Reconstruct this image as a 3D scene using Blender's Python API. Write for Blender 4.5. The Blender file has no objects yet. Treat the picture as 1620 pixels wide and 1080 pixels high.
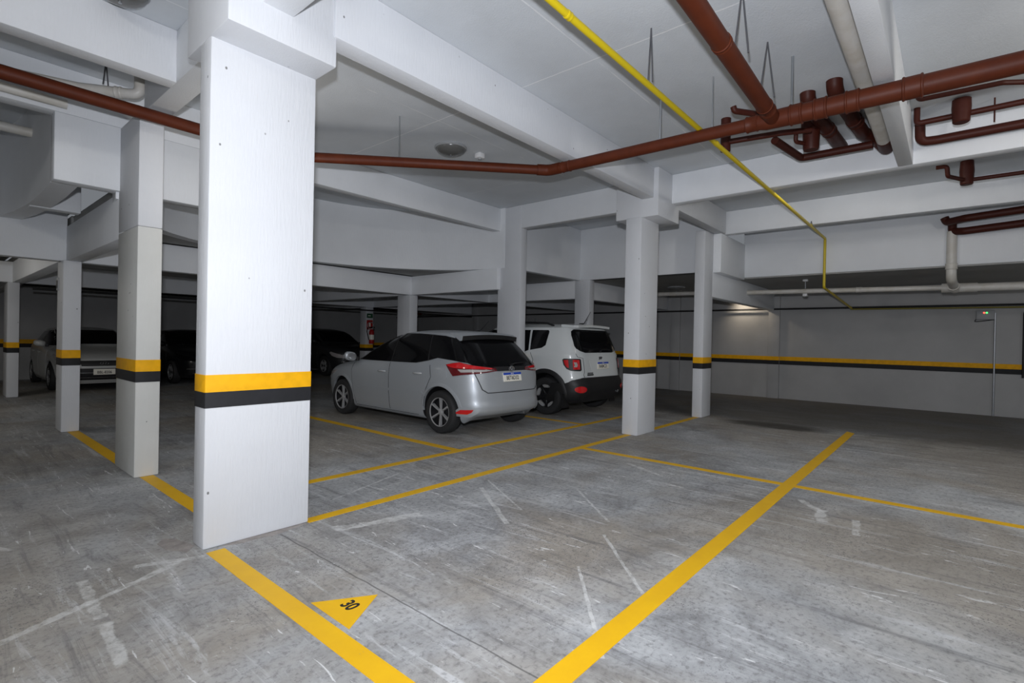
import bpy, bmesh, math, random
from mathutils import Vector, Matrix
random.seed(4)
SC = bpy.context.scene
COL = SC.collection
PI = math.pi

# ------------------------------------------------------------------ camera, light, exposure
CAM_H = 1.37
YAW, PITCH, ROLL, FPX = 0.70772701, -0.00469560, 0.01993424, 813.257
cd = bpy.data.cameras.new('camera'); cam = bpy.data.objects.new('camera', cd); COL.objects.link(cam)
fw = Vector((math.cos(YAW)*math.cos(PITCH), math.sin(YAW)*math.cos(PITCH), math.sin(PITCH)))
rt = Vector((math.sin(YAW), -math.cos(YAW), 0)); up = rt.cross(fw)
r2 = math.cos(ROLL)*rt + math.sin(ROLL)*up; u2 = -math.sin(ROLL)*rt + math.cos(ROLL)*up
cam.matrix_world = Matrix(((r2.x, u2.x, -fw.x, 0), (r2.y, u2.y, -fw.y, 0), (r2.z, u2.z, -fw.z, CAM_H), (0, 0, 0, 1)))
cd.sensor_width = 36; cd.lens = FPX/1620*36; cd.clip_start = .05; cd.clip_end = 200
SC.camera = cam

w = bpy.data.worlds.new('world'); SC.world = w; w.use_nodes = True
w.node_tree.nodes['Background'].inputs[0].default_value = (.86, .92, 1.0, 1)
w.node_tree.nodes['Background'].inputs[1].default_value = 0.20

def lamp(name, kind, loc, power, color=(1, 1, 1), size=.1, aim=None, spot=None):
    l = bpy.data.lights.new(name, kind); l.energy = power; l.color = color
    if kind == 'AREA': l.shape = 'DISK'; l.size = size
    else: l.shadow_soft_size = size
    if spot: l.spot_size = spot; l.spot_blend = 1.0
    o = bpy.data.objects.new(name, l); COL.objects.link(o); o.location = loc
    if aim is not None: o.rotation_euler = (Vector(aim)-Vector(loc)).to_track_quat('-Z', 'Y').to_euler()
    return o
# the flash on top of the camera, a touch to one side
fl = Vector((0, 0, CAM_H)) + u2*.31 - r2*.035
lamp('camera_flash', 'SPOT', fl, 720, (.95, .98, 1.06), .045, fl + fw*5 + r2*.5 + Vector((0, 0, 1.0)), math.radians(150))
# added fill lights without fixtures; the first follows brightness on the columns' left faces
for x, y, z, p in ((-1.5, 2.2, 3.76, 72), (-.6, -1.2, 3.3, 62), (5.2, -2.2, 3.2, 95), (12.6, -2.6, 2.3, 5), (2.35, 5.0, 2.7, 13), (7.68, 1.2, 3.72, 18), (-1.2, 11.5, 2.6, 48)):
    lamp('fill_light', 'POINT', (x, y, z), p, (1, .96, .9), .14)
# the lamp behind the cross beam that washes the far wall
lamp('wall_wash_light', 'SPOT', (13.95, 4.25, 2.60), 24, (1, .84, .64), .06, (14.35, 3.95, 2.0), 2.4)

vs = SC.view_settings
vs.view_transform = 'Standard'; vs.look = 'None'; vs.gamma = 1; vs.use_curve_mapping = False
vs.exposure = 0.0

# ------------------------------------------------------------------ materials
def mat(name, col, rough=.6, metal=0, spec=.5, coat=0, emit=None, estr=0):
    m = bpy.data.materials.new(name); m.use_nodes = True
    b = m.node_tree.nodes['Principled BSDF']
    b.inputs['Base Color'].default_value = (*col, 1); b.inputs['Roughness'].default_value = rough
    b.inputs['Metallic'].default_value = metal; b.inputs['Specular IOR Level'].default_value = spec
    b.inputs['Coat Weight'].default_value = coat; b.inputs['Coat Roughness'].default_value = .09
    if emit: b.inputs['Emission Color'].default_value = (*emit, 1); b.inputs['Emission Strength'].default_value = estr
    return m
class NT:
    def __init__(s, m): s.t = m.node_tree; s.n = s.t.nodes; s.l = s.t.links; s.b = s.n['Principled BSDF']
    def tc(s, scale=(1, 1, 1), rot=(0, 0, 0)):
        c = s.n.new('ShaderNodeTexCoord'); m = s.n.new('ShaderNodeMapping')
        m.inputs['Scale'].default_value = scale; m.inputs['Rotation'].default_value = rot
        s.l.new(c.outputs['Object'], m.inputs['Vector']); return m.outputs['Vector']
    def noise(s, vec, scale, detail=4, rough=.55, dist=0):
        n = s.n.new('ShaderNodeTexNoise'); n.inputs['Scale'].default_value = scale; n.inputs['Detail'].default_value = detail
        n.inputs['Roughness'].default_value = rough; n.inputs['Distortion'].default_value = dist
        s.l.new(vec, n.inputs['Vector']); return n.outputs['Fac']
    def vor(s, vec, scale, rnd=1):
        n = s.n.new('ShaderNodeTexVoronoi'); n.inputs['Scale'].default_value = scale; n.inputs['Randomness'].default_value = rnd
        s.l.new(vec, n.inputs['Vector']); return n.outputs['Distance']
    def ramp(s, fac, stops):
        n = s.n.new('ShaderNodeValToRGB'); cr = n.color_ramp
        while len(cr.elements) < len(stops): cr.elements.new(.5)
        for e, (p, c) in zip(cr.elements, stops):
            e.position = p; e.color = (*c, 1) if isinstance(c, (tuple, list)) else (c, c, c, 1)
        s.l.new(fac, n.inputs['Fac']); return n.outputs['Color']
    def mix(s, fac, a, b, mode='MIX'):
        n = s.n.new('ShaderNodeMix'); n.data_type = 'RGBA'; n.blend_type = mode
        for k, v in ((0, fac), (6, a), (7, b)):
            if hasattr(v, 'is_linked'): s.l.new(v, n.inputs[k])
            elif k == 0: n.inputs[0].default_value = v
            else: n.inputs[k].default_value = (*v, 1) if isinstance(v, tuple) else (v, v, v, 1)
        return n.outputs[2]
    def math(s, op, a, b=0.):
        n = s.n.new('ShaderNodeMath'); n.operation = op
        for k, v in ((0, a), (1, b)):
            if hasattr(v, 'is_linked'): s.l.new(v, n.inputs[k])
            else: n.inputs[k].default_value = v
        return n.outputs[0]
    def sep(s, vec):
        n = s.n.new('ShaderNodeSeparateXYZ'); s.l.new(vec, n.inputs[0]); return n.outputs
    def bump(s, h, strength=.3, dist=.01):
        n = s.n.new('ShaderNodeBump'); n.inputs['Strength'].default_value = strength; n.inputs['Distance'].default_value = dist
        s.l.new(h, n.inputs['Height']); s.l.new(n.outputs[0], s.b.inputs['Normal'])
    def col(s, c): s.l.new(c, s.b.inputs['Base Color'])
    def rough(s, c): s.l.new(c, s.b.inputs['Roughness'])

def white_paint(name, col, var=.06, pits=True):
    m = mat(name, col, .62, spec=.3); t = NT(m); v = t.tc()
    big = t.noise(v, 1.3, 5); fine = t.noise(t.tc((70, 70, 9)), 1.0, 3)
    c = t.mix(t.ramp(big, [(.3, 0.), (.75, 1.)]), tuple(x*(1-var) for x in col), tuple(min(1, x*(1+var*.4)) for x in col))
    if pits:
        p = t.ramp(t.vor(t.tc((1, 1, .75)), 9.0), [(.0, 1.), (.05, 1.), (.075, 0.)])
        sel = t.ramp(t.noise(v, 3.1, 2), [(.50, 0.), (.55, 1.)])
        c = t.mix(t.math('MULTIPLY', p, sel), c, (.2, .2, .2))
    t.col(c); t.bump(t.math('ADD', t.math('MULTIPLY', fine, .35), big), .5, .012)
    return m
M = {}
M['white'] = white_paint('white_paint', (.66, .675, .70))
M['white2'] = white_paint('white_paint_beams', (.79, .81, .835), pits=False)
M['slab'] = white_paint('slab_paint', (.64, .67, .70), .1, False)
t = NT(M['slab']); X, Y, Z = t.sep(t.tc())
def stripe_at(t, C, c, w_, n): return t.math('LESS_THAN', t.math('ABSOLUTE', t.math('SUBTRACT', t.math('ADD', C, t.math('MULTIPLY', n, .012)), c)), w_)
n_ = t.noise(t.tc(), 6, 2); jl = stripe_at(t, X, 3.916, .007, n_)
for C, c in ((Y, 4.53), (X, 6.25), (X, 1.9), (Y, 2.45)): jl = t.math('MAXIMUM', jl, t.math('MULTIPLY', stripe_at(t, C, c, .006, n_), t.ramp(t.noise(t.tc(), 1.6, 3), [(.47, 0.), (.56, .8)])))
src = t.b.inputs['Base Color'].links[0].from_socket; t.col(t.mix(t.math('MULTIPLY', jl, .6), src, (.93, .93, .93)))
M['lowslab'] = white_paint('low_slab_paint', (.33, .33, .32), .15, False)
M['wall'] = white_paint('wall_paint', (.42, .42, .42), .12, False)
M['oldwhite'] = white_paint('aged_white_paint', (.66, .665, .64), .1)
def band_paint(name, col):
    m = mat(name, col, .6, spec=.2); t = NT(m)
    n = t.noise(t.tc(), 14, 4); t.col(t.mix(t.ramp(n, [(.35, 0.), (.75, 1.)]), col, tuple(c*.82 for c in col))); return m
M['yband'] = band_paint('yellow_band_paint', (.86, .43, .006))
M['kband'] = band_paint('black_band_paint', (.022, .0225, .025))
M['yline'] = mat('yellow_floor_paint', (.80, .47, .004), .55)
t = NT(M['yline']); v = t.tc(); n1 = t.noise(v, 5, 6, .65); n2 = t.noise(t.tc((30, 30, 30)), 1.2, 5, .7)
wear = t.ramp(t.math('ADD', t.math('MULTIPLY', n1, .6), t.math('MULTIPLY', n2, .4)), [(.64, 0.), (.70, 1.)])
t.col(t.mix(wear, t.mix(n1, (.88, .52, .002), (.74, .40, .004)), (.33, .31, .27)))
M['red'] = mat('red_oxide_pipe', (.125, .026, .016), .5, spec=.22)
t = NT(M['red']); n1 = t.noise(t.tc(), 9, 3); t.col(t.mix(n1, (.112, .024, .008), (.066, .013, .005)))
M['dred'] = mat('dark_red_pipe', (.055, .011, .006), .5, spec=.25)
M['yel'] = mat('yellow_gas_pipe', (.62, .47, .008), .38)
M['olive'] = mat('olive_pipe', (.24, .20, .03), .45)
M['pvc'] = mat('white_pvc', (.62, .60, .56), .4)
t = NT(M['pvc']); t.col(t.mix(t.ramp(t.noise(t.tc(), 5, 4), [(.4, 0.), (.8, 1.)]), (.64, .62, .58), (.50, .46, .38)))
M['steel'] = mat('galvanised_steel', (.42, .44, .46), .35, .9)
M['dsteel'] = mat('dark_wire', (.13, .13, .14), .45, .6)
M['black'] = mat('black_plastic', (.012, .012, .013), .5)
M['cable'] = mat('black_cable', (.01, .01, .01), .6)
M['dome'] = mat('lamp_dome_glass', (.12, .12, .115), .25)
M['whitep'] = mat('white_plastic', (.72, .72, .72), .4)
M['greyp'] = mat('grey_plastic', (.33, .34, .35), .5)
M['signg'] = mat('sign_green', (.01, .09, .035), .4)
M['signr'] = mat('sign_red', (.45, .012, .012), .4)
M['extr'] = mat('extinguisher_red', (.42, .012, .016), .3, coat=.5)
M['ink'] = mat('black_ink', (.012, .012, .012), .6)
M['ledr'] = mat('red_led', (.4, .01, .01), .4, emit=(1, .05, .03), estr=6)
M['ledg'] = mat('green_led', (.01, .4, .03), .4, emit=(.05, 1, .12), estr=4)
# cars
def paint(name, col, metal, rough=.32):
    m = mat(name, col, rough, metal, coat=.35)
    t = NT(m); n = t.noise(t.tc(), 900, 1); t.col(t.mix(n, tuple(c*.92 for c in col), tuple(min(1, c*1.06) for c in col))); return m
M['silver'] = paint('silver_car_paint', (.46, .49, .52), .4, .44)
M['cwhite'] = paint('white_car_paint', (.70, .73, .73), 0, .35)
M['cwhite2'] = paint('off_white_car_paint', (.55, .56, .55), 0, .35)
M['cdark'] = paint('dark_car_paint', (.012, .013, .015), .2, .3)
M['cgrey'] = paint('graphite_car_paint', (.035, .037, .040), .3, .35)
M['glass'] = mat('dark_tinted_glass', (.005, .005, .006), .06, spec=.28)
M['rubber'] = mat('tyre_rubber', (.020, .020, .021), .75)
M['alloy'] = mat('machined_alloy', (.40, .40, .40), .35, .25)
M['dalloy'] = mat('dark_alloy', (.02, .02, .022), .4, .4)
M['lampr'] = mat('red_lamp_lens', (.66, .010, .014), .12, coat=1)
M['lampd'] = mat('dark_red_lamp_lens', (.13, .006, .010), .12, coat=1)
M['lampc'] = mat('clear_lamp_lens', (.46, .43, .42), .15, coat=1)
M['chrome'] = mat('chrome', (.75, .76, .78), .12, 1)
M['mirrorg'] = mat('mirror_glass', (.30, .31, .32), .15, .4); M['handle'] = mat('bright_handle', (.6, .62, .63), .22, .3, coat=.5)
M['plate'] = mat('plate_white', (.93, .90, .80), .35)
M['plateb'] = mat('plate_blue', (.015, .07, .50), .35)

# floor
m = mat('concrete_floor', (.2, .2, .2), .62, spec=.35); M['floor'] = m
t = NT(m); v = t.tc()
big = t.noise(v, .5, 6, .6, .8); mid = t.noise(v, 2.2, 9, .72, 1.0); fine = t.noise(v, 30, 6, .75)
mix_ = t.math('ADD', t.math('MULTIPLY', big, .42), t.math('ADD', t.math('MULTIPLY', mid, .42), t.math('MULTIPLY', fine, .16)))
base = t.ramp(mix_, [(.35, (.15, .15, .153)), (.43, (.26, .265, .27)), (.50, (.365, .375, .385)), (.57, (.46, .473, .483)), (.67, (.58, .59, .59))])
warm = t.ramp(t.noise(v, .38, 5, .6, .5), [(.42, 0.), (.57, 1.)])
base = t.mix(t.math('MULTIPLY', warm, .72), base, t.mix(mid, (.16, .135, .10), (.50, .45, .38)))
st = t.noise(t.tc((9, .8, 1), (0, 0, .04)), 1.0, 8, .74, .6)             # trowel streaks running one way
base = t.mix(t.ramp(st, [(.56, 0.), (.66, .6)]), base, (.62, .635, .65))
base = t.mix(t.ramp(st, [(.34, .55), (.45, 0.)]), base, (.12, .12, .125))
sc_ = t.noise(t.tc((17, 2.4, 1), (0, 0, .15)), 1.0, 6, .66, 1.4)         # pale scuffs
base = t.mix(t.ramp(sc_, [(.635, 0.), (.665, .85)]), base, (.72, .73, .73))
sp = t.ramp(t.vor(v, 62), [(.0, 1.), (.17, 1.), (.26, 0.)])             # dark pits in rough patches
spm = t.ramp(t.noise(v, .8, 5, .65), [(.47, 0.), (.55, 1.)])
base = t.mix(t.math('MULTIPLY', t.math('MULTIPLY', sp, spm), .75), base, (.075, .078, .09))
base = t.mix(t.ramp(fine, [(.36, .55), (.48, 0.)]), base, (.14, .14, .14))
X, Y, Z = t.sep(v)
jx = t.math('ADD', X, t.math('MULTIPLY', t.noise(v, 3, 2), .03))
seam = t.math('MULTIPLY', t.math('LESS_THAN', t.math('ABSOLUTE', t.math('SUBTRACT', jx, 1.675)), .0045), t.math('LESS_THAN', Y, 3.48))
base = t.mix(t.math('MULTIPLY', seam, .65), base, (.06, .06, .06))
# scraped cement smears, each with its own place and length
sn1 = t.math('SUBTRACT', t.noise(v, 7, 5, .7), .5); sn2 = t.ramp(t.noise(v, 12, 6, .75), [(.38, .1), (.56, 1.)])
for x0, y0, x1, y1, w_ in ((.62, 3.60, .60, 3.05, .030), (.60, 3.0, .575, 2.55, .028), (3.43, 3.28, 2.88, 2.48, .022), (3.65, 3.4, 3.2, 2.6, .010), (4.95, .80, 4.60, .74, .045), (4.85, .55, 4.45, .50, .03), (5.15, 1.0, 4.85, .78, .04),
                           (3.2, 1.85, 2.6, 1.25, .013), (2.65, 1.70, 1.95, 1.12, .011), (4.0, 2.6, 3.45, 1.95, .012), (5.25, 2.75, 5.0, 2.2, .03), (2.3, 3.9, 3.2, 4.2, .012), (4.5, 4.15, 4.95, 3.75, .014), (.42, 4.4, .2, 4.75, .025), (.85, 3.6, 1.2, 3.45, .03), (1.95, 3.3, 2.6, 3.1, .05), (.2, 3.1, 1.1, 3.5, .025)):
    L_ = math.hypot(x1-x0, y1-y0); cx, cy = (x1-x0)/L_, (y1-y0)/L_
    al = t.math('ADD', t.math('MULTIPLY', X, cx), t.math('ADD', t.math('MULTIPLY', Y, cy), -x0*cx-y0*cy))
    pe = t.math('ADD', t.math('MULTIPLY', X, -cy), t.math('ADD', t.math('MULTIPLY', Y, cx), x0*cy-y0*cx))
    pe = t.math('ABSOLUTE', t.math('ADD', pe, t.math('MULTIPLY', sn1, w_*2.6)))
    al = t.math('SUBTRACT', t.math('ABSOLUTE', t.math('SUBTRACT', al, L_/2)), L_/2)
    dd = t.math('ADD', t.math('MAXIMUM', t.math('DIVIDE', pe, w_), t.math('ADD', t.math('DIVIDE', al, w_*2), 1.)), t.math('MULTIPLY', sn1, .8))
    base = t.mix(t.math('MULTIPLY', t.ramp(dd, [(.70, .6), (1.05, 0.)]), sn2), base, (.70, .71, .70))
# oil-damp patch near the middle post and floor darkened towards the far wall
n0 = t.math('MULTIPLY', t.math('SUBTRACT', t.noise(v, 3.5, 4), .5), .9)
dx = t.math('DIVIDE', t.math('SUBTRACT', X, 9.45), .42); dy = t.math('DIVIDE', t.math('SUBTRACT', Y, 2.25), 1.0)
rr = t.math('ADD', t.math('ADD', t.math('MULTIPLY', dx, dx), t.math('MULTIPLY', dy, dy)), n0)
base = t.mix(t.ramp(rr, [(.25, .85), (.9, 0.)]), base, (.035, .030, .026))
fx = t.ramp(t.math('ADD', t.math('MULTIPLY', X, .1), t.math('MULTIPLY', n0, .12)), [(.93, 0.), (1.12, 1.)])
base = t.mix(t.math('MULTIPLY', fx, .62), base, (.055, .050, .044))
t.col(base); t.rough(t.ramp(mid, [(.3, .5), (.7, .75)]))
t.bump(t.math('ADD', t.math('MULTIPLY', mid, .5), t.math('MULTIPLY', fine, .3)), .25, .012)

# ------------------------------------------------------------------ mesh helpers
def link(name, bm, m, parent=None, sharp=38, smooth=True):
    me = bpy.data.meshes.new(name); bmesh.ops.recalc_face_normals(bm, faces=bm.faces[:]); bm.to_mesh(me); bm.free()
    for x in (m if isinstance(m, (list, tuple)) else [m]): me.materials.append(M[x] if isinstance(x, str) else x)
    if smooth:
        for p in me.polygons: p.use_smooth = True
        me.set_sharp_from_angle(angle=math.radians(sharp))
    o = bpy.data.objects.new(name, me); COL.objects.link(o)
    if parent is not None: o.parent = parent
    return o
def tag(o, label=None, cat=None, group=None, kind=None):
    if label: o['label'] = label
    if cat: o['category'] = cat
    if group: o['group'] = group
    if kind: o['kind'] = kind
    return o
def empty(name, loc=(0, 0, 0), rz=0):
    o = bpy.data.objects.new(name, None); COL.objects.link(o); o.location = loc; o.rotation_euler = (0, 0, rz)
    o.empty_display_size = .1; return o
def add_box(bm, x0, x1, y0, y1, z0, z1, bevel=0, seg=2, mtx=None):
    r = bmesh.ops.create_cube(bm, size=1)
    vs_ = r['verts']
    for v_ in vs_: v_.co = Vector((x0+(v_.co.x+.5)*(x1-x0), y0+(v_.co.y+.5)*(y1-y0), z0+(v_.co.z+.5)*(z1-z0)))
    if bevel:
        es = list({e for v_ in vs_ for e in v_.link_edges})
        rb = bmesh.ops.bevel(bm, geom=es, offset=bevel, segments=seg, profile=.5, affect='EDGES')
        vs_ = list({v_ for f in rb['faces'] for v_ in f.verts} | {v_ for v_ in vs_ if v_.is_valid})
    if mtx is not None: bmesh.ops.transform(bm, matrix=mtx, verts=[v_ for v_ in vs_ if v_.is_valid])
def box(name, x0, x1, y0, y1, z0, z1, m, parent=None, bevel=.008):
    bm = bmesh.new(); add_box(bm, x0, x1, y0, y1, z0, z1, bevel); return link(name, bm, m, parent)
def S(o, label=None, cat=None): o['kind'] = 'structure'; tag(o, label, cat); return o
def prism(name, poly, z0, z1, m, parent=None):
    bm = bmesh.new(); a = [bm.verts.new((x, y, z0)) for x, y in poly]; b = [bm.verts.new((x, y, z1)) for x, y in poly]
    bm.faces.new(a[::-1]); bm.faces.new(b)
    for i in range(len(a)): j = (i+1) % len(a); bm.faces.new((a[i], a[j], b[j], b[i]))
    bmesh.ops.triangulate(bm, faces=[f for f in bm.faces if len(f.verts) > 4]); return link(name, bm, m, parent)
def add_tube(bm, pts, r, seg=20, caps=True, closed=False):
    pts = [Vector(p) for p in pts]; rs = r if isinstance(r, (list, tuple)) else [r]*len(pts); rings = []
    n = len(pts); ref = None
    for i, p in enumerate(pts):
        a = pts[i-1] if (i or closed) else None; b = pts[(i+1) % n] if (i < n-1 or closed) else None
        d = Vector((0, 0, 0))
        if a is not None and (p-a).length > 1e-9: d += (p-a).normalized()
        if b is not None and (b-p).length > 1e-9: d += (b-p).normalized()
        d.normalize()
        if ref is None:
            ref = Vector((0, 0, 1)) if abs(d.z) < .9 else Vector((1, 0, 0))
        x = ref - d*ref.dot(d); x.normalize(); ref = x; y = d.cross(x)
        rings.append([bm.verts.new(p + rs[i]*(math.cos(2*PI*k/seg)*x + math.sin(2*PI*k/seg)*y)) for k in range(seg)])
    for i in range(n if closed else n-1):
        A, B = rings[i], rings[(i+1) % n]
        for k in range(seg): bm.faces.new((A[k], A[(k+1) % seg], B[(k+1) % seg], B[k]))
    if caps and not closed: bm.faces.new(rings[0][::-1]); bm.faces.new(rings[-1])
def bend(pts, rad, n=7):
    """polyline with its corners rounded to arcs"""
    pts = [Vector(p) for p in pts]; out = [pts[0]]
    for i in range(1, len(pts)-1):
        a, p, b = pts[i-1], pts[i], pts[i+1]
        d1 = (a-p).normalized(); d2 = (b-p).normalized(); ang = d1.angle(d2)
        t_ = min(rad/math.tan(ang/2), (a-p).length*.49, (b-p).length*.49)
        s, e = p+d1*t_, p+d2*t_
        for k in range(n+1):
            q = k/n; out.append((1-q)**2*s + 2*q*(1-q)*p + q*q*e)
    out.append(pts[-1]); return out
def tube(name, pts, r, m, parent=None, rad=None, seg=20):
    bm = bmesh.new(); add_tube(bm, bend(pts, rad) if rad else pts, r, seg); return link(name, bm, m, parent)
def sleeve(name, p, d, r, ln, m, parent=None):
    """coupling collar centred on p along d, with rolled rims"""
    p = Vector(p); d = Vector(d).normalized(); bm = bmesh.new(); h = ln/2
    add_tube(bm, [p-d*h, p-d*(h-.006), p-d*(h-.014), p-d*(h-.02), p+d*(h-.02), p+d*(h-.014), p+d*(h-.006), p+d*h],
             [r*1.06, r*1.16, r*1.16, r*1.09, r*1.09, r*1.16, r*1.16, r*1.06], 24); return link(name, bm, m, parent)
def add_lathe(bm, prof, seg=32, mtx=None):
    """prof: (radius, height) about z"""
    rings = []; vs_ = []
    for r, z in prof:
        if r < 1e-6: ring = [bm.verts.new((0, 0, z))]
        else: ring = [bm.verts.new((r*math.cos(2*PI*k/seg), r*math.sin(2*PI*k/seg), z)) for k in range(seg)]
        rings.append(ring); vs_ += ring
    for A, B in zip(rings, rings[1:]):
        if len(A) == 1 and len(B) == 1: continue
        for k in range(seg):
            j = (k+1) % seg
            if len(A) == 1: bm.faces.new((A[0], B[j], B[k]))
            elif len(B) == 1: bm.faces.new((A[k], A[j], B[0]))
            else: bm.faces.new((A[k], A[j], B[j], B[k]))
    if mtx is not None: bmesh.ops.transform(bm, matrix=mtx, verts=vs_)
def text_mesh(name, s, size, m, mtx, parent=None, depth=.0015, bold=.0, sx=1.0):
    c = bpy.data.curves.new('txt', 'FONT'); c.body = s; c.size = size; c.extrude = depth; c.offset = bold
    c.align_x = 'CENTER'; c.align_y = 'CENTER'
    o = bpy.data.objects.new('txt', c); COL.objects.link(o)
    me = bpy.data.meshes.new_from_object(o.evaluated_get(bpy.context.evaluated_depsgraph_get()))
    bpy.data.objects.remove(o); bpy.data.curves.remove(c)
    me.name = name; me.materials.clear(); me.materials.append(M[m]); me.transform(Matrix.Diagonal((sx, 1, 1, 1))); me.transform(mtx)
    o = bpy.data.objects.new(name, me); COL.objects.link(o)
    if parent is not None: o.parent = parent
    return o
def frame(o, x, y):
    """4x4 with local x, y axes along the given vectors and origin o"""
    x = Vector(x).normalized(); y = Vector(y); y = (y - x*y.dot(x)).normalized(); z = x.cross(y); o = Vector(o)
    return Matrix(((x.x, y.x, z.x, o.x), (x.y, y.y, z.y, o.y), (x.z, y.z, z.z, o.z), (0, 0, 0, 1)))
def copy_tree(o, parent=None):
    c = o.copy(); COL.objects.link(c)
    if parent is not None: c.parent = parent
    for ch in list(o.children): copy_tree(ch, c)
    return c

# ------------------------------------------------------------------ shell: floor, slabs, walls
HS, HB, LS, LB = 3.86, 3.43, 2.72, 2.31       # upper slab, upper beam soffit, lower slab, lower beam soffit
S(box('floor', -3, 14.6, -4, 19.6, -.15, 0, 'floor', bevel=0), 'grey stained concrete garage floor', 'floor')
S(box('ceiling', -3, 11.4, -4, 9.4, HS, HS+.15, 'slab', bevel=0), 'white painted concrete slab over the taller bays', 'ceiling')
bm = bmesh.new(); R_ = []
for k in range(41):
    a = PI*(.012+.976*k/40); p = (4.42+3.0*math.cos(a), 6.4+2.60*math.sin(a))
    R_.append([bm.verts.new((p[0], p[1], LS+.004)), bm.verts.new((p[0], 9.2, LS+.004)), bm.verts.new((p[0], 9.2, LS+.2)), bm.verts.new((p[0], p[1], LS+.2))])
for A, B in zip(R_, R_[1:]):
    for k in range(4): j = (k+1) % 4; bm.faces.new((A[k], A[j], B[j], B[k]))
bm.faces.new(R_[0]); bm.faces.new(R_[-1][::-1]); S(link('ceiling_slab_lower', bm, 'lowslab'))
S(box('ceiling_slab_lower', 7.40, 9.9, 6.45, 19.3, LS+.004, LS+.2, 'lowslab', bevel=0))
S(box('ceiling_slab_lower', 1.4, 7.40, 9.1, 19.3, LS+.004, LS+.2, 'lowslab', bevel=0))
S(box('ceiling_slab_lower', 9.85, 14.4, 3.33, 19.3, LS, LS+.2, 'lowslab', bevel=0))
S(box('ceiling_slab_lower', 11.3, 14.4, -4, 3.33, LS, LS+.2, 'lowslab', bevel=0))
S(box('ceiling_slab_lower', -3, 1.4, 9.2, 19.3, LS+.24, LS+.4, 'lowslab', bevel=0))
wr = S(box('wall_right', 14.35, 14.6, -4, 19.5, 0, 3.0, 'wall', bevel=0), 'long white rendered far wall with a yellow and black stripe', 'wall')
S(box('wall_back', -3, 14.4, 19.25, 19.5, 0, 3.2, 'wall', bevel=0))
S(box('light_block_wall', -3.2, -3, 5, 19.5, 0, 4, 'wall', bevel=0))  # unseen wall added to keep outside light off the left bays
for i, (y0, y1) in enumerate(((3.32, 3.58), (5.92, 6.18), (9.3, 9.55), (14.0, 14.25))):
    S(box('trim_%d' % (i+1), 14.28, 14.36, y0, y1, 0, LS, 'wall', bevel=.006))
S(box('yellow_stripe', 14.342, 14.36, -4, 19.25, .965, 1.065, 'yband', wr, 0)); S(box('black_stripe', 14.342, 14.36, -4, 19.25, .862, .965, 'kband', wr, 0))
for i, (y0, y1) in enumerate(((3.32, 3.58), (5.92, 6.18), (9.3, 9.55), (14.0, 14.25))):
    S(box('yellow_stripe', 14.273, 14.285, y0-.004, y1+.004, .965, 1.065, 'yband', wr, 0)); S(box('black_stripe', 14.273, 14.285, y0-.004, y1+.004, .862, .965, 'kband', wr, 0))
wb = bpy.data.objects['wall_back']
S(box('yellow_stripe', -3, 14.3, 19.242, 19.26, .985, 1.10, 'yband', wb, 0)); S(box('black_stripe', -3, 14.3, 19.242, 19.26, .88, .985, 'kband', wb, 0))

def beam(x0, x1, y0, y1, z0, z1, m='white2'): return S(box('ceiling_beam', x0, x1, y0, y1, z0, z1, m, bevel=.010))
# upper beams
beam(1.40, 1.60, -4, 5.80, HB, HS)
beam(1.88, 9.95, 3.27, 3.45, HB, HS, 'white')
beam(-3, 1.41, 4.90, 5.06, HB, HS, 'white')
beam(7.335, 7.50, -4, 6.2, HB, HS)
beam(2.38, 7.34, 6.60, 6.76, HB, HS)
beam(10.0, 10.16, -4, 3.32, HB, HS)
beam(-3, 7.34, .37, .51, HB, HS)
beam(-3, 2.40, 6.44, 6.62, HB, HS)
beam(.855, 2.40, 6.44, 6.62, 2.79, HB)
# fascias that close the taller bays
beam(9.80, 9.98, 3.50, 6.42, LS, HS)
beam(9.84, 11.3, 3.31, 3.66, 2.70, HB)
beam(11.28, 11.45, -4, 3.33, 2.745, HS)
beam(7.45, 9.82, 6.40, 6.56, LS, HS)
def curved(name, inner, outer, z0, z1, m):
    bm = bmesh.new(); R = []
    for (a, b) in zip(inner, outer): R.append([bm.verts.new((a[0], a[1], z0)), bm.verts.new((b[0], b[1], z0)), bm.verts.new((b[0], b[1], z1)), bm.verts.new((a[0], a[1], z1))])
    for A, B in zip(R, R[1:]):
        for k in range(4): j = (k+1) % 4; bm.faces.new((A[k], A[j], B[j], B[k]))
    bm.faces.new(R[0]); bm.faces.new(R[-1][::-1]); return S(link(name, bm, m))
angs = [PI*(.012+.976*k/40) for k in range(41)]
curved('ceiling_beam', [(4.42+2.90*math.cos(a), 6.4+2.50*math.sin(a)) for a in angs], [(4.42+3.08*math.cos(a), 6.4+2.68*math.sin(a)) for a in angs], LS, HS, 'white2')
q = [(.856, 6.615), (.86, 6.8), (.862, 7.2), (.855, 7.6), (.835, 8.1), (.79, 8.6), (.70, 9.15), (.55, 9.6), (.3, 10.0), (-.1, 10.4), (-.7, 10.7)]
curved('ceiling_beam', q, [(x+.20*min(1, 1), y+.03*i*.6) for i, (x, y) in enumerate(q)], 2.79, HS, 'white2')
# lower beams
def low(x0, x1, y0, y1, z1=LS): beam(x0, x1, y0, y1, LB, z1)
low(1.366, 1.53, 6.30, 9.42, 2.785); low(1.31, 1.51, 9.42, 19.2)
low(7.24, 7.42, 6.6, 19.2); low(9.77, 9.95, 6.3, 19.2)
low(-3, 1.375, 9.20, 9.40, 2.98); low(1.5, 14.3, 9.18, 9.36)
low(-3, 14.3, 14.34, 14.52)
low(9.9, 14.35, 6.30, 6.46); beam(9.8, 14.35, 3.45, 3.63, 2.24, 2.72)
beam(.86, 1.32, 8.02, 8.18, 2.78, 3.2)

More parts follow.
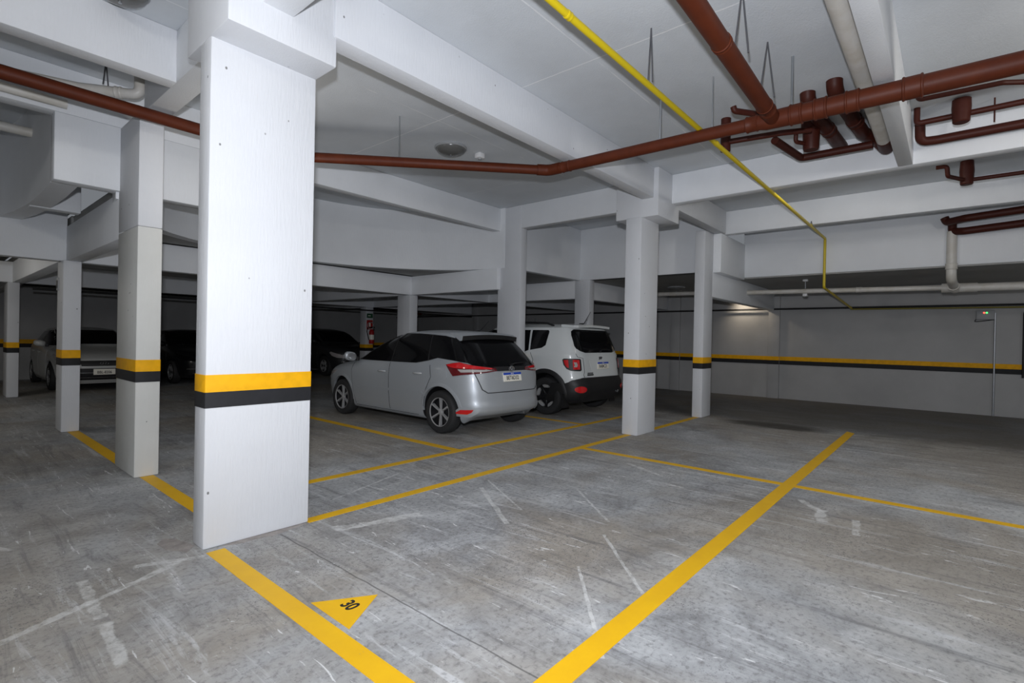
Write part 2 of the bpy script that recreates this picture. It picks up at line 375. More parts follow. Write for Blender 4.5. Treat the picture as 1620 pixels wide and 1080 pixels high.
# ------------------------------------------------------------------ columns
def column(x0, x1, y0, y1, z1, label, m='white', cap=None, split=None, grp=None):
    r = empty('concrete_column', ((x0+x1)/2, (y0+y1)/2, 0)); r['kind'] = 'structure'; r['label'] = label; r['category'] = 'column'
    hx, hy = (x1-x0)/2, (y1-y0)/2
    if split:
        box('shaft', -hx, hx, -hy, hy, 0, split, 'oldwhite', r, .012); box('shaft', -hx, hx, -hy, hy, split, z1, m, r, .012)
    else: box('shaft', -hx, hx, -hy, hy, 0, z1, m, r, .014)
    e = .003
    def ring(nm, z0_, z1_, mm):
        bm = bmesh.new(); o_ = [(-hx-e, -hy-e), (hx+e, -hy-e), (hx+e, hy+e), (-hx-e, hy+e)]; i_ = [(-hx+.02, -hy+.02), (hx-.02, -hy+.02), (hx-.02, hy-.02), (-hx+.02, hy-.02)]
        V_ = [[bm.verts.new((*p, z)) for p in pp] for pp, z in ((o_, z0_), (o_, z1_), (i_, z1_), (i_, z0_))]
        for a, b in ((0, 1), (1, 2), (2, 3), (3, 0)):
            for k in range(4): j = (k+1) % 4; bm.faces.new((V_[a][k], V_[a][j], V_[b][j], V_[b][k]))
        es = [x for x in bm.edges if abs(x.verts[0].co.z-x.verts[1].co.z) > .01 and max(abs(x.verts[0].co.x)-hx, 0) > 0]
        bmesh.ops.bevel(bm, geom=es, offset=.012, segments=2, profile=.5, affect='EDGES'); link(nm, bm, mm, r)
    ring('yellow_band', .995, 1.105, 'yband'); ring('black_band', .895, .995, 'kband')
    if cap:
        a0, a1, b0, b1, z0 = cap; cx, cy = r.location.x, r.location.y
        box('capital', a0-cx, a1-cx, b0-cy, b1-cy, z0, HS, m, r, .010)
    return r
column(1.203, 1.905, 3.556, 3.74, 3.24, 'big white concrete column, largest of all, where the wide triangle line ends', cap=(1.2, 1.905, 3.285, 3.98, 3.23))
column(1.362, 1.562, 5.78, 6.47, HB, 'white column directly behind the big near column, its lower part creamier', cap=None, split=2.36)
column(1.31, 1.505, 9.03, 9.43, LB, 'white column with a small switch plate, partly covering the white sedan')
column(1.24, 1.42, 14.32, 14.9, LB, 'thin far white column at the frame edge beside the white sedan')
column(6.85, 7.43, 3.44, 3.692, 3.18, 'white column with wide capital standing just right of the white SUV', cap=(6.87, 7.60, 3.20, 3.87, 3.17))
column(9.40, 9.85, 3.452, 3.636, HB, 'slim white column standing where the second yellow line ends')
column(7.33, 7.51, 6.10, 6.66, HS, 'white column rising between the silver hatchback and the white SUV')
column(9.75, 9.96, 6.12, 6.50, LS, 'white column rising behind the roof of the white SUV')
column(7.20, 7.42, 9.17, 9.62, LB, 'white column rising behind the roof of the silver hatchback')
c10 = column(9.48, 9.76, 14.30, 14.62, LB, 'far white column carrying the fire extinguisher and its signs')

# ------------------------------------------------------------------ floor paint
def line(pts, z, label, w=None):
    """pts: outline of the painted stripe on the floor"""
    o = prism('parking_line', pts, .0, z, 'yline'); return tag(o, label, 'floor marking', 'yellow parking bay lines')
def lineu(x0, x1, y0, y1, z, label): return line([(x0, y0), (x1, y0), (x1, y1), (x0, y1)], z, label)
lineu(1.205, 1.312, -.5, 3.50, .002, 'wide yellow floor line running from the big near column past the triangle')
lineu(1.9, 6.86, 3.54, 3.635, .002, 'yellow floor line from the big near column to the column with the wide capital')
lineu(7.43, 9.42, 3.50, 3.60, .002, 'short yellow floor line between the capital column and the slim column')
line([(-.5, 1.13), (9.6, 1.13), (9.72, 1.245), (-.5, 1.245)], .0028, 'long wide yellow floor line sweeping up from the frame bottom, crossing another')
lineu(5.53, 5.625, -4, 3.54, .0022, 'thin yellow floor line crossing the long wide one on the open bay')
lineu(1.57, 8.6, 4.48, 4.58, .0022, 'yellow floor line just behind the rear bumpers of the two parked cars')
lineu(4.28, 4.40, 4.58, 9.3, .002, 'yellow floor line beside the near flank of the silver hatchback')
lineu(7.10, 7.20, 4.58, 8.9, .002, 'yellow floor line between the silver hatchback and the white SUV')
lineu(1.41, 1.52, 3.76, 5.78, .002, 'yellow floor line stub between the big near column and the creamier one')
lineu(1.38, 1.50, 6.47, 9.03, .002, 'yellow floor line between the creamier column and the switch plate column')
M['mortar'] = mat('mortar_patch', (.36, .33, .31), .85)
for mm in ('mortar',):
    t = NT(M[mm]); c0 = t.b.inputs['Base Color'].default_value[:3]; t.col(t.mix(t.ramp(t.noise(t.tc(), 11, 6, .7), [(.35, 0.), (.65, 1.)]), tuple(x*.62 for x in c0), tuple(x*1.06 for x in c0)))
floor_ = bpy.data.objects['floor']
def smear(x0, y0, x1, y1, w_, seed, m='mortar', h=.0006):
    rn = random.Random(seed); d = Vector((x1-x0, y1-y0)); n_ = Vector((-d.y, d.x)).normalized(); k = max(5, int(d.length/.06)); L_, R_ = [], []
    for i in range(k+1):
        q_ = i/k; e_ = math.sin(PI*min(1, max(0, q_)))**.35*w_*.5; p = Vector((x0, y0))+d*q_
        L_.append(tuple(p+n_*e_*(.35+.8*rn.random()))); R_.append(tuple(p-n_*e_*(.35+.8*rn.random())))
    return S(prism('floor_patch', L_+R_[::-1], 0, h, m, floor_))
smear(1.30, 3.545, 1.88, 3.545, .11, 40, 'mortar', .0015); smear(1.13, 3.6, 1.10, 3.95, .16, 41, 'mortar', .0015)
tri = empty('floor_triangle', (1.44, 2.29, 0)); tag(tri, 'yellow painted triangle on the floor with the black number 30', 'floor marking')
prism('painted_triangle', [(x-1.44, y-2.29) for x, y in ((1.342, 2.468), (1.342, 2.113), (1.622, 2.29))], 0, .002, 'yline', tri)
text_mesh('number', '30', .105, 'ink', frame((.02, .01, .0022), (0, -1, 0), (1, 0, 0)), tri, .0006, .003, .8)
# ------------------------------------------------------------------ pipes
def run(label, cat='pipe', name='drain_pipe', group=None):
    return tag(empty(name), label, cat, group)
def on(o, root): # parent keeping world coordinates: the root sits at the world point given
    return o
rp = run('long red-brown drain pipe with tee, crossing the ceiling in front of the white beams', name='drain_pipe')
tube('pipe', [(-1.607, 5.537, 3.330), (2.677, 5.558, 3.330)], 0.0557, 'red', rp)
tube('elbow', [(2.592, 5.558, 3.330), (2.699, 5.558, 3.330), (2.806, 5.451, 3.330)], 0.0610, 'red', rp, .1)
tube('pipe', [(2.763, 5.484, 3.330), (4.755, 3.609, 3.330)], 0.0536, 'red', rp)
tube('elbow', [(4.680, 3.674, 3.330), (4.782, 3.582, 3.330), (4.787, 3.427, 3.330)], 0.0621, 'red', rp, .12)
tube('pipe', [(4.787, 3.470, 3.330), (4.868, 1.307, 3.330)], 0.0568, 'red', rp)
sleeve('coupling', (4.793, 3.342, 3.330), (.037, -1, 0), .054, .11, 'red', rp)
tube('tee', [(4.866, 1.424, 3.330), (4.869, 1.328, 3.330), (4.872, 1.274, 3.330), (4.877, 1.050, 3.330)], [.064, .066, .077, .079], 'red', rp)
tube('pipe', [(4.875, 1.125, 3.330), (4.991, -2.677, 3.330)], 0.0760, 'red', rp)
for y in (1.39, 1.04, .86, .64, .26): sleeve('coupling', (4.868+(1.307-y)*.03, y, 3.33), (.03, -1, 0), .077 if y < 1.28 else .062, .1 if y > .5 else .13, 'red', rp)
tube('branch_pipe', [(-1.607, 1.092, 3.330), (2.892, 1.167, 3.330), (4.841, 1.216, 3.330)], 0.0621, 'red', rp)
sleeve('coupling', (3.427, 1.180, 3.330), (1, .02, 0), .058, .05, 'red', rp)
sleeve('coupling', (4.605, 1.210, 3.330), (1, .02, 0), .058, .13, 'red', rp)

gp = run('thin yellow gas pipe running across the ceiling and down to the far wall', name='gas_pipe')
tube('pipe', [(-1, 1.86, 3.405), (11.2, 1.855, 3.385), (11.2, 1.855, 2.46), (14.28, 1.80, 2.25)], .0235, 'yel', gp, .05, 14)
tube('pipe', [(14.28, 1.83, 2.27), (14.28, 1.80, 2.225), (14.28, -4, 2.185)], .018, 'olive', gp, .03, 12)
for x in (2.65, 5.3, 9.9): sleeve('coupling', (x, 1.858, 3.398), (1, 0, 0), .024, .05, 'yel', gp)

WP = run('long white drain pipe under the low ceiling with a vertical drop', name='waste_pipe')
tube('pipe', [(12.0, 3.46, 2.50), (12.0, .02, 2.44)], .048, 'pvc', WP)
tube('pipe', [(12.0, 3.62, 2.52), (12.0, 9.0, 2.60)], .048, 'pvc', WP)
tube('pipe', [(12.0, .14, 2.435), (12.0, -4, 2.39)], .070, 'pvc', WP)
tube('drop_pipe', [(11.22, .03, 3.30), (11.22, .03, 2.52), (11.95, -.02, 2.40)], .070, 'pvc', WP, .16)
tube('tee', [(12.0, .16, 2.435), (12.0, -.32, 2.43)], .082, 'pvc', WP)
sleeve('coupling', (11.22, .03, 2.72), (0, 0, 1), .072, .10, 'pvc', WP)
sleeve('coupling', (11.75, -.005, 2.433), (.73, -.05, -.12), .072, .12, 'pvc', WP)
sleeve('coupling', (12.0, 1.4, 2.465), (0, 1, 0), .049, .09, 'pvc', WP)
sl = empty('pipe_bracket', (12.0, 2.32, 2.48)); tag(sl, 'white clamp bracket hanging the white pipe from the low slab', 'bracket')
box('plate', -.05, .05, -.045, .045, .20, .24, 'whitep', sl); box('rod', -.006, .006, -.006, .006, .05, .2, 'steel', sl, 0); box('clamp', -.055, .055, -.04, .04, -.11, -.05, 'whitep', sl)

tag(tube('waste_pipe', [(-3, .60, 3.60), (6.78, .60, 3.60)], .066, 'pvc'), 'straight white pipe running along the narrow ceiling rib into red elbow', 'pipe')
wl = run('white pipe with an elbow in the corner above the creamier column', name='waste_pipe')
tube('pipe', [(1.38, 5.86, 3.86), (1.38, 5.86, 3.60), (.98, 6.14, 3.60), (.2, 6.38, 3.60)], .046, 'pvc', wl, .07)
sleeve('coupling', (1.24, 5.96, 3.60), (-.4, .28, 0), .047, .06, 'pvc', wl)
tag(tube('waste_pipe', [(-2.5, 6.32, 3.49), (.93, 6.36, 3.49)], .042, 'pvc'), 'white pipe hugging the beam above the curved ramp wall', 'pipe')
tag(tube('waste_pipe', [(-2.5, 7.8, 3.55), (.95, 7.8, 3.55)], .05, 'pvc'), 'white pipe ending in the dark curved ramp wall', 'pipe')

# red branch work under the slab, behind the big pipe
b1 = run('two thick dark red soil pipes with bent heads rising to the slab', name='soil_pipe')
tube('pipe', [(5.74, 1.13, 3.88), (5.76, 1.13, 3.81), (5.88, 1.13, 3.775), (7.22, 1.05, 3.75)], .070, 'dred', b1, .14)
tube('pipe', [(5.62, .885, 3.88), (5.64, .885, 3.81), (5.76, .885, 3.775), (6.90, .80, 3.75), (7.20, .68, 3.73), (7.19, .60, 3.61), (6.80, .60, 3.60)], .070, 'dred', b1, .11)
sleeve('coupling', (6.6, 1.087, 3.762), (1, -.06, 0), .067, .12, 'dred', b1); sleeve('coupling', (6.5, .827, 3.76), (1, -.08, 0), .067, .12, 'dred', b1)
b2 = run('small dark red trap and pipes looping below the slab beside the tee', name='trap_pipe')
tube('pipe', [(5.86, 1.93, 3.60), (5.95, 1.40, 3.60), (6.1, 1.16, 3.62)], .030, 'dred', b2, .08, 14)
tube('drum_trap', [(5.86, 1.95, 3.86), (5.86, 1.95, 3.50)], .052, 'dred', b2); 
tube('drum_trap', [(6.38, 1.21, 3.80), (6.38, 1.21, 3.72), (6.38, 1.21, 3.71), (6.38, 1.21, 3.52), (6.38, 1.21, 3.50)], [.1, .1, .085, .078, .07], 'dred', b2, seg=24)
tube('pipe', [(6.15, 1.52, 3.61), (6.86, 1.40, 3.59), (6.86, .70, 3.59)], .042, 'dred', b2, .06, 16)
tube('pipe', [(6.2, 1.32, 3.66), (6.22, 1.33, 3.57), (6.36, 1.24, 3.57)], .022, 'dred', b2, .04, 12)
tube('inlet_pipe', [(5.06, 1.62, 3.62), (5.07, 1.61, 3.58), (5.5, 1.30, 3.58)], .028, 'dred', b2, .03, 12)
b3 = run('dark red J-shaped pipe with drum trap under the slab at the frame edge', name='trap_pipe')
tube('pipe', [(6.80, .32, 3.86), (6.80, .32, 3.70), (6.76, -2, 3.70)], .028, 'dred', b3, .04, 14)
tube('drum_trap', [(6.77, -.03, 3.84), (6.77, -.03, 3.76), (6.77, -.03, 3.62), (6.77, -.03, 3.61)], [.075, .078, .068, .058], 'dred', b3, seg=24)
tube('pipe', [(6.95, .30, 3.75), (7.05, .30, 3.58), (7.08, .16, 3.58), (7.10, -2, 3.60)], .046, 'dred', b3, .09, 16)
tube('rod', [(6.97, -.28, 3.86), (6.97, -.28, 3.62)], .007, 'dred', b3, seg=8)
tag(tube('supply_pipe', [(6.18, .30, 3.80), (6.18, .28, 3.71), (6.22, -.3, 3.71), (6.36, -.5, 3.71), (6.4, -2, 3.71)], .022, 'dred', None, .04, 14), 'thin dark red pipe just below the big pipe at the frame edge', 'pipe')
b4 = run('small dark red trap and pipe between the two far cross beams', name='trap_pipe')
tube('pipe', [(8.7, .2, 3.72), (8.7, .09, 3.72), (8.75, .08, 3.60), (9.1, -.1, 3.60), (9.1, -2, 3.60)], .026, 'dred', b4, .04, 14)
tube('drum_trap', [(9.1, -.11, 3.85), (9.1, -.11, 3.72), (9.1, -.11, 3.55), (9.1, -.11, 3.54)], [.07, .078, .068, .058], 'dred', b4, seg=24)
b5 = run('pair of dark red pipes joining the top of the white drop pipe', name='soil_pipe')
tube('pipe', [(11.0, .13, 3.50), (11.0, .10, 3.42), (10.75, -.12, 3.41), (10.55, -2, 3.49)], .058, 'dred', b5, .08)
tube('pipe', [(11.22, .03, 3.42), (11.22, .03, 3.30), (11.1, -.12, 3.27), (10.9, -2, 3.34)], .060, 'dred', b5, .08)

# hangers
HG = 'metal hangers dropping from the slab'
def rod(x, y, z0, z1, label, r=.005):
    return tag(tube('hanger_rod', [(x, y, z1), (x, y, z0)], r, 'steel', seg=8), label, 'hanger', HG)
def wire(x, y, z0, z1, wdt, label, along=(0, 1)):
    bm = bmesh.new(); ax, ay = along
    for s in (-1, 1): add_tube(bm, [(x, y, z1), (x+ax*s*wdt*.5, y+ay*s*wdt*.5, (z0+z1)/2), (x+ax*s*wdt, y+ay*s*wdt, z0)], .006, 8)
    return tag(link('hanger_wire', bm, 'dsteel'), label, 'hanger', HG)
rod(3.56, 4.78, 3.38, HS, 'dark rod holding the red pipe near the big column', .007)
wire(3.80, 1.86, 3.43, HS, .02, 'twisted wire loop holding the yellow pipe where it nears the red branch')
rod(4.84, 2.25, 3.38, HS, 'bright strip hanger on the long red pipe beside the yellow pipe', .011)
wire(3.76, 1.16, 3.39, HS, .05, 'thin wire loop over the red branch pipe at the frame top')
wire(4.57, 1.20, 3.39, HS, .06, 'V-shaped wire hanger by the red tee')
rod(4.93, 1.09, 3.40, HS, 'bright threaded rod standing on the red tee', .011)
rod(4.855, 1.74, 3.38, HS, 'thin rod on the long red pipe where the yellow pipe crosses', .006)
wire(9.95, 1.856, 3.38, HB+.05, .02, 'small clip hanger on the yellow pipe at the far beam')
wire(1.15, 6.0, 3.64, HS, .035, 'dark strap hanger over the white corner elbow', (.7, .7))

# ------------------------------------------------------------------ ceiling lamps, wall fittings
def dome(x, y, z, label, r=.17):
    e_ = empty('ceiling_lamp', (x, y, z)); tag(e_, label, 'lamp')
    bm = bmesh.new(); add_lathe(bm, [(0, -.002), (r*1.04, -.002), (r*1.06, -.02), (r*.98, -.03)]); link('base', bm, 'greyp', e_)
    bm = bmesh.new(); add_lathe(bm, [(r*.98, -.022)] + [(r*.98*math.cos(a), -.022-.085*math.sin(a)) for a in [PI/2*k/10 for k in range(1, 11)]]); link('dome_shade', bm, 'dome', e_)
    bm = bmesh.new(); add_lathe(bm, [(.012, -.10), (.012, -.116), (0, -.118)], 12); link('finial', bm, 'steel', e_); return e_
dome(4.56, 5.02, HS, 'unlit round dome lamp on the slab above the red pipe', .20)
dome(.96, 4.62, HS, 'unlit round dome lamp on the slab at the frame top', .17)
dome(12.1, 5.12, LS, 'unlit dome lamp on the low far ceiling behind the slim column', .20)
sn = empty('ceiling_sensor', (4.95, 4.87, HS)); tag(sn, 'small white sensor box on the slab beside the dome lamp', 'sensor')
box('housing', -.05, .05, -.05, .05, -.07, -.001, 'whitep', sn, .012); bm = bmesh.new(); add_lathe(bm, [(.03, -.069), (.028, -.085), (0, -.095)], 16); link('lens', bm, 'greyp', sn)

tag(tube('wall_cable', [(14.315, -4, 2.255), (14.27, 2.5, 2.262), (14.25, 3.9, 2.262), (14.27, 19.1, 2.24)], .022, 'cable', seg=10), 'black cable run along the top of the striped far wall', 'cable')
tag(tube('wall_cable', [(1.6, 19.2, 2.60), (14.2, 19.2, 2.58)], .04, 'cable', seg=10), 'dark pipe high along the dim back wall', 'cable')
tag(tube('wall_cable', [(1.6, 14.25, 2.20), (14.2, 14.25, 2.2)], .022, 'cable', seg=10), 'thin dark cable under the far cross beam near the extinguisher', 'cable')
eb = empty('emergency_light', (14.35, -.51, 2.05)); tag(eb, 'grey emergency light box with glowing red and green dots on far wall', 'emergency light')
box('housing', -.09, -.004, -.14, .14, -.09, .10, 'greyp', eb, .012)
for nm, y, mm in (('red_indicator', .02, 'ledr'), ('green_indicator', -.02, 'ledg')):
    bm = bmesh.new(); add_lathe(bm, [(.015, 0), (.012, .008), (0, .010)], 12, Matrix.Translation((-.09, y, .05)) @ Matrix.Rotation(-PI/2, 4, 'Y')); link(nm, bm, mm, eb)
tube('lead', [(-.06, .13, -.07), (-.06, .17, -.13), (-.06, .05, -.12), (-.06, -.13, -.09)], .008, 'cable', eb, .03, 8)
tag(tube('wall_conduit', [(14.325, -.66, 2.1), (14.325, -.66, .0)], .016, 'steel', seg=12), 'grey vertical conduit dropping from the emergency light box', 'conduit')
tag(tube('wall_conduit', [(14.32, -1.3, 2.14), (14.32, -1.08, 2.14), (14.32, -1.08, .80)], .018, 'cable', None, .08, 12), 'black vertical conduit ending below the stripe at the frame edge', 'conduit')
for i, y in enumerate((11.48, 11.20)):
    tag(box('wall_socket', 14.33, 14.352, y-.045, y+.045, 2.0, 2.12, 'greyp'), ('small grey socket plate on the far wall, further left of two', 'small grey socket plate on the far wall, nearer the white SUV')[i], 'socket')
sw = empty('switch_plate', (1.31, 9.36, 2.0)); tag(sw, 'small switch plate on the side of the column before the sedan', 'switch')
box('plate', -.012, .004, -.06, .06, -.085, .085, 'greyp', sw, .004); box('rocker', -.02, -.008, -.03, .03, -.05, .05, 'black', sw, .004)
fv = empty('hose_valve', (11.4, 14.2, 2.24)); tag(fv, 'dark red valve cluster on the cable beneath the far beam', 'valve')
tube('body', [(0, 0, -.12), (0, 0, .16)], .06, 'dred', fv); tube('outlet', [(-.25, 0, -.05), (.25, 0, -.05)], .04, 'dred', fv)
bm = bmesh.new(); add_lathe(bm, [(0, .16), (.1, .16), (.1, .19), (0, .19)], 20); link('hand_wheel', bm, 'dred', fv)

# extinguisher and signs on the far column
fx0, fy0 = 9.62, 14.296
s1 = empty('exit_sign', (fx0, fy0, 2.03)); tag(s1, 'small dark green sign at the top of the extinguisher column', 'sign')
box('panel', -.11, .11, -.008, 0, -.07, .07, 'signg', s1, 0); box('arrow', -.07, .03, -.011, -.006, -.012, .012, 'plate', s1, 0)
s2 = empty('extinguisher_sign', (fx0, fy0, 1.74)); tag(s2, 'red sign with a white extinguisher symbol on the far column', 'sign')
box('panel', -.11, .11, -.008, 0, -.15, .15, 'signr', s2, 0); box('symbol', -.025, .025, -.011, -.006, -.09, .06, 'plate', s2, .01)
ex = empty('fire_extinguisher', (fx0+.02, fy0-.09, 1.13)); tag(ex, 'red fire extinguisher hanging on the far column', 'extinguisher')
bm = bmesh.new(); add_lathe(bm, [(0, 0), (.075, 0), (.083, .02), (.083, .38), (.06, .44), (.025, .47), (.025, .5), (0, .5)], 24); link('cylinder', bm, 'extr', ex)
bm = bmesh.new(); add_lathe(bm, [(.0845, .13), (.0845, .29)], 24); link('instruction_label', bm, 'plate', ex)
tube('hose', [(.0, -.02, .52), (-.16, -.03, .54), (-.2, -.03, .40), (-.11, -.02, .12)], .014, 'black', ex, .08, 10)
box('valve_handle', -.03, .10, -.02, .02, .50, .55, 'black', ex, .008)
tube('hose_ring', [(-.06+.11*math.cos(a), -.03, .58+.11*math.sin(a)) for a in [2*PI*k/20 for k in range(20)]], .012, 'greyp', ex, None, 8)

# ------------------------------------------------------------------ cars
def pchip(xs, ys):
    n = len(xs); h = [xs[i+1]-xs[i] for i in range(n-1)]; d = [(ys[i+1]-ys[i])/h[i] for i in range(n-1)]
    m = [0]*n; m[0] = d[0]; m[-1] = d[-1]
    for i in range(1, n-1):
        if d[i-1]*d[i] > 0:
            w1, w2 = 2*h[i]+h[i-1], h[i]+2*h[i-1]; m[i] = (w1+w2)/(w1/d[i-1]+w2/d[i])
    def f(x):
        x = min(max(x, xs[0]), xs[-1]); i = 0
        while i < n-2 and x > xs[i+1]: i += 1
        t_ = (x-xs[i])/h[i]; a, b = t_*t_*(3-2*t_), t_*t_*t_
        return ys[i]*(1-a)+ys[i+1]*a + h[i]*((t_-2*t_*t_+b)*m[i] + (b-t_*t_)*m[i+1])
    return f
class Shell:
    """car skin as a stack of level outlines; +y is the nose, x to its right"""
    def __init__(s, lv, top, cy, nR=6., nF=4.5):
        s.z = [l[0] for l in lv]; s.z1 = s.z[-1]; s.zt = top; s.cy = cy; s.nR, s.nF = nR, nF
        s.fr, s.ff, s.fw = (pchip(s.z, [l[k] for l in lv]) for k in (1, 2, 3))
        pts = []                                   # unit outline, rear centre to front centre, by arc length
        N = 1500
        for i in range(N+1):
            a = PI*i/N; n = nR if a < PI/2 else nF
            pts.append((abs(math.sin(a))**(2/n), -math.copysign(abs(math.cos(a))**(2/n), math.cos(a))))
        acc = [0.]
        for p, q_ in zip(pts, pts[1:]): acc.append(acc[-1]+math.hypot((p[0]-q_[0])*.87, (p[1]-q_[1])*2.05))
        s.pts, s.acc = pts, acc
    def lev(s, z):
        if z <= s.z1: return s.fr(z), s.ff(z), s.fw(z)
        r = max(0, 1-(z-s.z1)/(s.zt-s.z1))**(1/2.4)
        a, b, w_ = s.fr(s.z1), s.ff(s.z1), s.fw(s.z1); return s.cy+(a-s.cy)*r, s.cy+(b-s.cy)*r, w_*r
    def unit(s, d):
        d = min(abs(d), s.acc[-1]); lo, hi = 0, len(s.acc)-1
        while hi-lo > 1:
            k = (lo+hi)//2
            if s.acc[k] <= d: lo = k
            else: hi = k
        t_ = (d-s.acc[lo])/max(1e-9, s.acc[hi]-s.acc[lo]); p, q_ = s.pts[lo], s.pts[hi]
        return p[0]+(q_[0]-p[0])*t_, p[1]+(q_[1]-p[1])*t_
    def wrap(s, d, z):                             # d: metres round the outline from the rear centre, d > 0 on the left flank
        a, b, w_ = s.lev(z); px, py = s.unit(d); return Vector((-math.copysign(w_*px, d), (a+b)/2+(b-a)/2*py, z))
    def side(s, y, z, sg=-1):
        a, b, w_ = s.lev(z); c, h = (a+b)/2, (b-a)/2; t_ = max(-1, min(1, (y-c)/h)); n = s.nF if t_ > 0 else s.nR
        return Vector((sg*w_*(1-abs(t_)**n)**(1/n), y, z))
    def end(s, x, z, sg=-1):
        a, b, w_ = s.lev(z); c, h = (a+b)/2, (b-a)/2; t_ = min(1, abs(x)/w_); n = s.nF if sg > 0 else s.nR
        return Vector((x, c+sg*h*(1-t_**n)**(1/n), z))
    def body(s, name, arches, ar, m, parent, lift_rear=0):
        L = s.acc[-1]; K = 56; ds = [L*k/K for k in range(K+1)]
        zs = []; z = s.z[0]
        while z < s.z1-1e-6: zs.append(z); z += .022
        zs += [s.z1] + [s.z1+(s.zt-s.z1)*(1-r**2.4) for r in (.97, .93, .87, .78, .66, .5, .34, .18, .06)]
        bm = bmesh.new(); rings = []
        def lift(p):
            if lift_rear and p.y < -1.62 and p.z < .36:
                k_ = min(1, (-1.62-p.y)/.18); k_ = k_*k_*(3-2*k_); p.z += lift_rear*k_*(.36-p.z)/(.36-s.z[0])
            return p
        for z in zs:
            ring = [bm.verts.new(lift(s.wrap(d, z))) for d in ds] + [bm.verts.new(lift(s.wrap(-d, z))) for d in ds[-2:0:-1]]
            rings.append(ring)
        n = len(rings[0])
        for A, B in zip(rings, rings[1:]):
            for k in range(n): j = (k+1) % n; bm.faces.new((A[k], A[j], B[j], B[k]))
        bm.faces.new(rings[0][::-1]); bm.faces.new(rings[-1])
        o = link(name, bm, [m, 'black'], parent, 40)
        cb = bmesh.new()
        for y, z_ in arches:
            for sg in (-1, 1):
                add_lathe(cb, [(0, 0), (ar, 0), (ar, .5), (0, .5)], 48, Matrix.Translation((sg*.52, y, z_)) @ Matrix.Rotation(sg*PI/2, 4, 'Y'))
        bmesh.ops.recalc_face_normals(cb, faces=cb.faces[:])
        cm = bpy.data.meshes.new('cutter'); cb.to_mesh(cm); cb.free(); co = bpy.data.objects.new('cutter', cm); COL.objects.link(co)
        md = o.modifiers.new('arch', 'BOOLEAN'); md.operation = 'DIFFERENCE'; md.object = co; md.solver = 'EXACT'
        par = o.parent; o.parent = None; bpy.context.view_layer.update()
        me = bpy.data.meshes.new_from_object(o.evaluated_get(bpy.context.evaluated_depsgraph_get()))
        old = o.data; o.modifiers.clear(); o.data = me; bpy.data.meshes.remove(old); bpy.data.objects.remove(co); bpy.data.meshes.remove(cm); o.parent = par
        for p in me.polygons:
            c = p.center; p.use_smooth = True
            for y, z_ in arches:
                d = math.hypot(c.y-y, c.z-z_)
                if d < ar-.004 or (abs(d-ar) < .008 and abs(p.normal.x) < .5 and (p.normal.y*(c.y-y)+p.normal.z*(c.z-z_)) < 0): p.material_index = 1
            if c.z < s.z[0]+.002: p.material_index = 1
        me.set_sharp_from_angle(angle=math.radians(35)); return o
def panel(name, f, poly, off, th, m, parent, step=.05, out=None, sharp=40):
    """skin patch: a 2-D outline cut into a grid, laid on surface f and given thickness"""
    bm = bmesh.new(); bm.faces.new([bm.verts.new((p, q_, 0)) for p, q_ in poly])
    for ax in (0, 1):
        lo, hi = min(p[ax] for p in poly), max(p[ax] for p in poly); k = int((hi-lo)/step)
        for i in range(1, k+1):
            no = Vector((1, 0, 0)) if ax == 0 else Vector((0, 1, 0))
            bmesh.ops.bisect_plane(bm, geom=bm.verts[:]+bm.edges[:]+bm.faces[:], plane_co=no*(lo+(hi-lo)*i/(k+1)), plane_no=no)
    e = 1e-3; inner = {}; cen = out if out is not None else Vector((0, 0, .7)); pos = {}
    for v_ in bm.verts:
        p, q_ = v_.co.x, v_.co.y; a = f(p, q_); n = (f(p+e, q_)-f(p-e, q_)).cross(f(p, q_+e)-f(p, q_-e))
        if n.length < 1e-12: n = a-cen
        n.normalize()
        if n.dot(a-cen) < 0: n = -n
        pos[v_] = (a+n*off, a+n*(off-th))
    vs_ = list(bm.verts); fs = list(bm.faces); bd = [x for x in bm.edges if len(x.link_faces) == 1]
    for v_ in vs_: v_.co = pos[v_][0]
    if th > 0:
        for v_ in vs_: inner[v_] = bm.verts.new(pos[v_][1])
        for fc in fs: bm.faces.new([inner[v_] for v_ in fc.verts][::-1])
        for x in bd: a, b = x.verts; bm.faces.new((a, b, inner[b], inner[a]))
    return link(name, bm, m, parent, sharp)
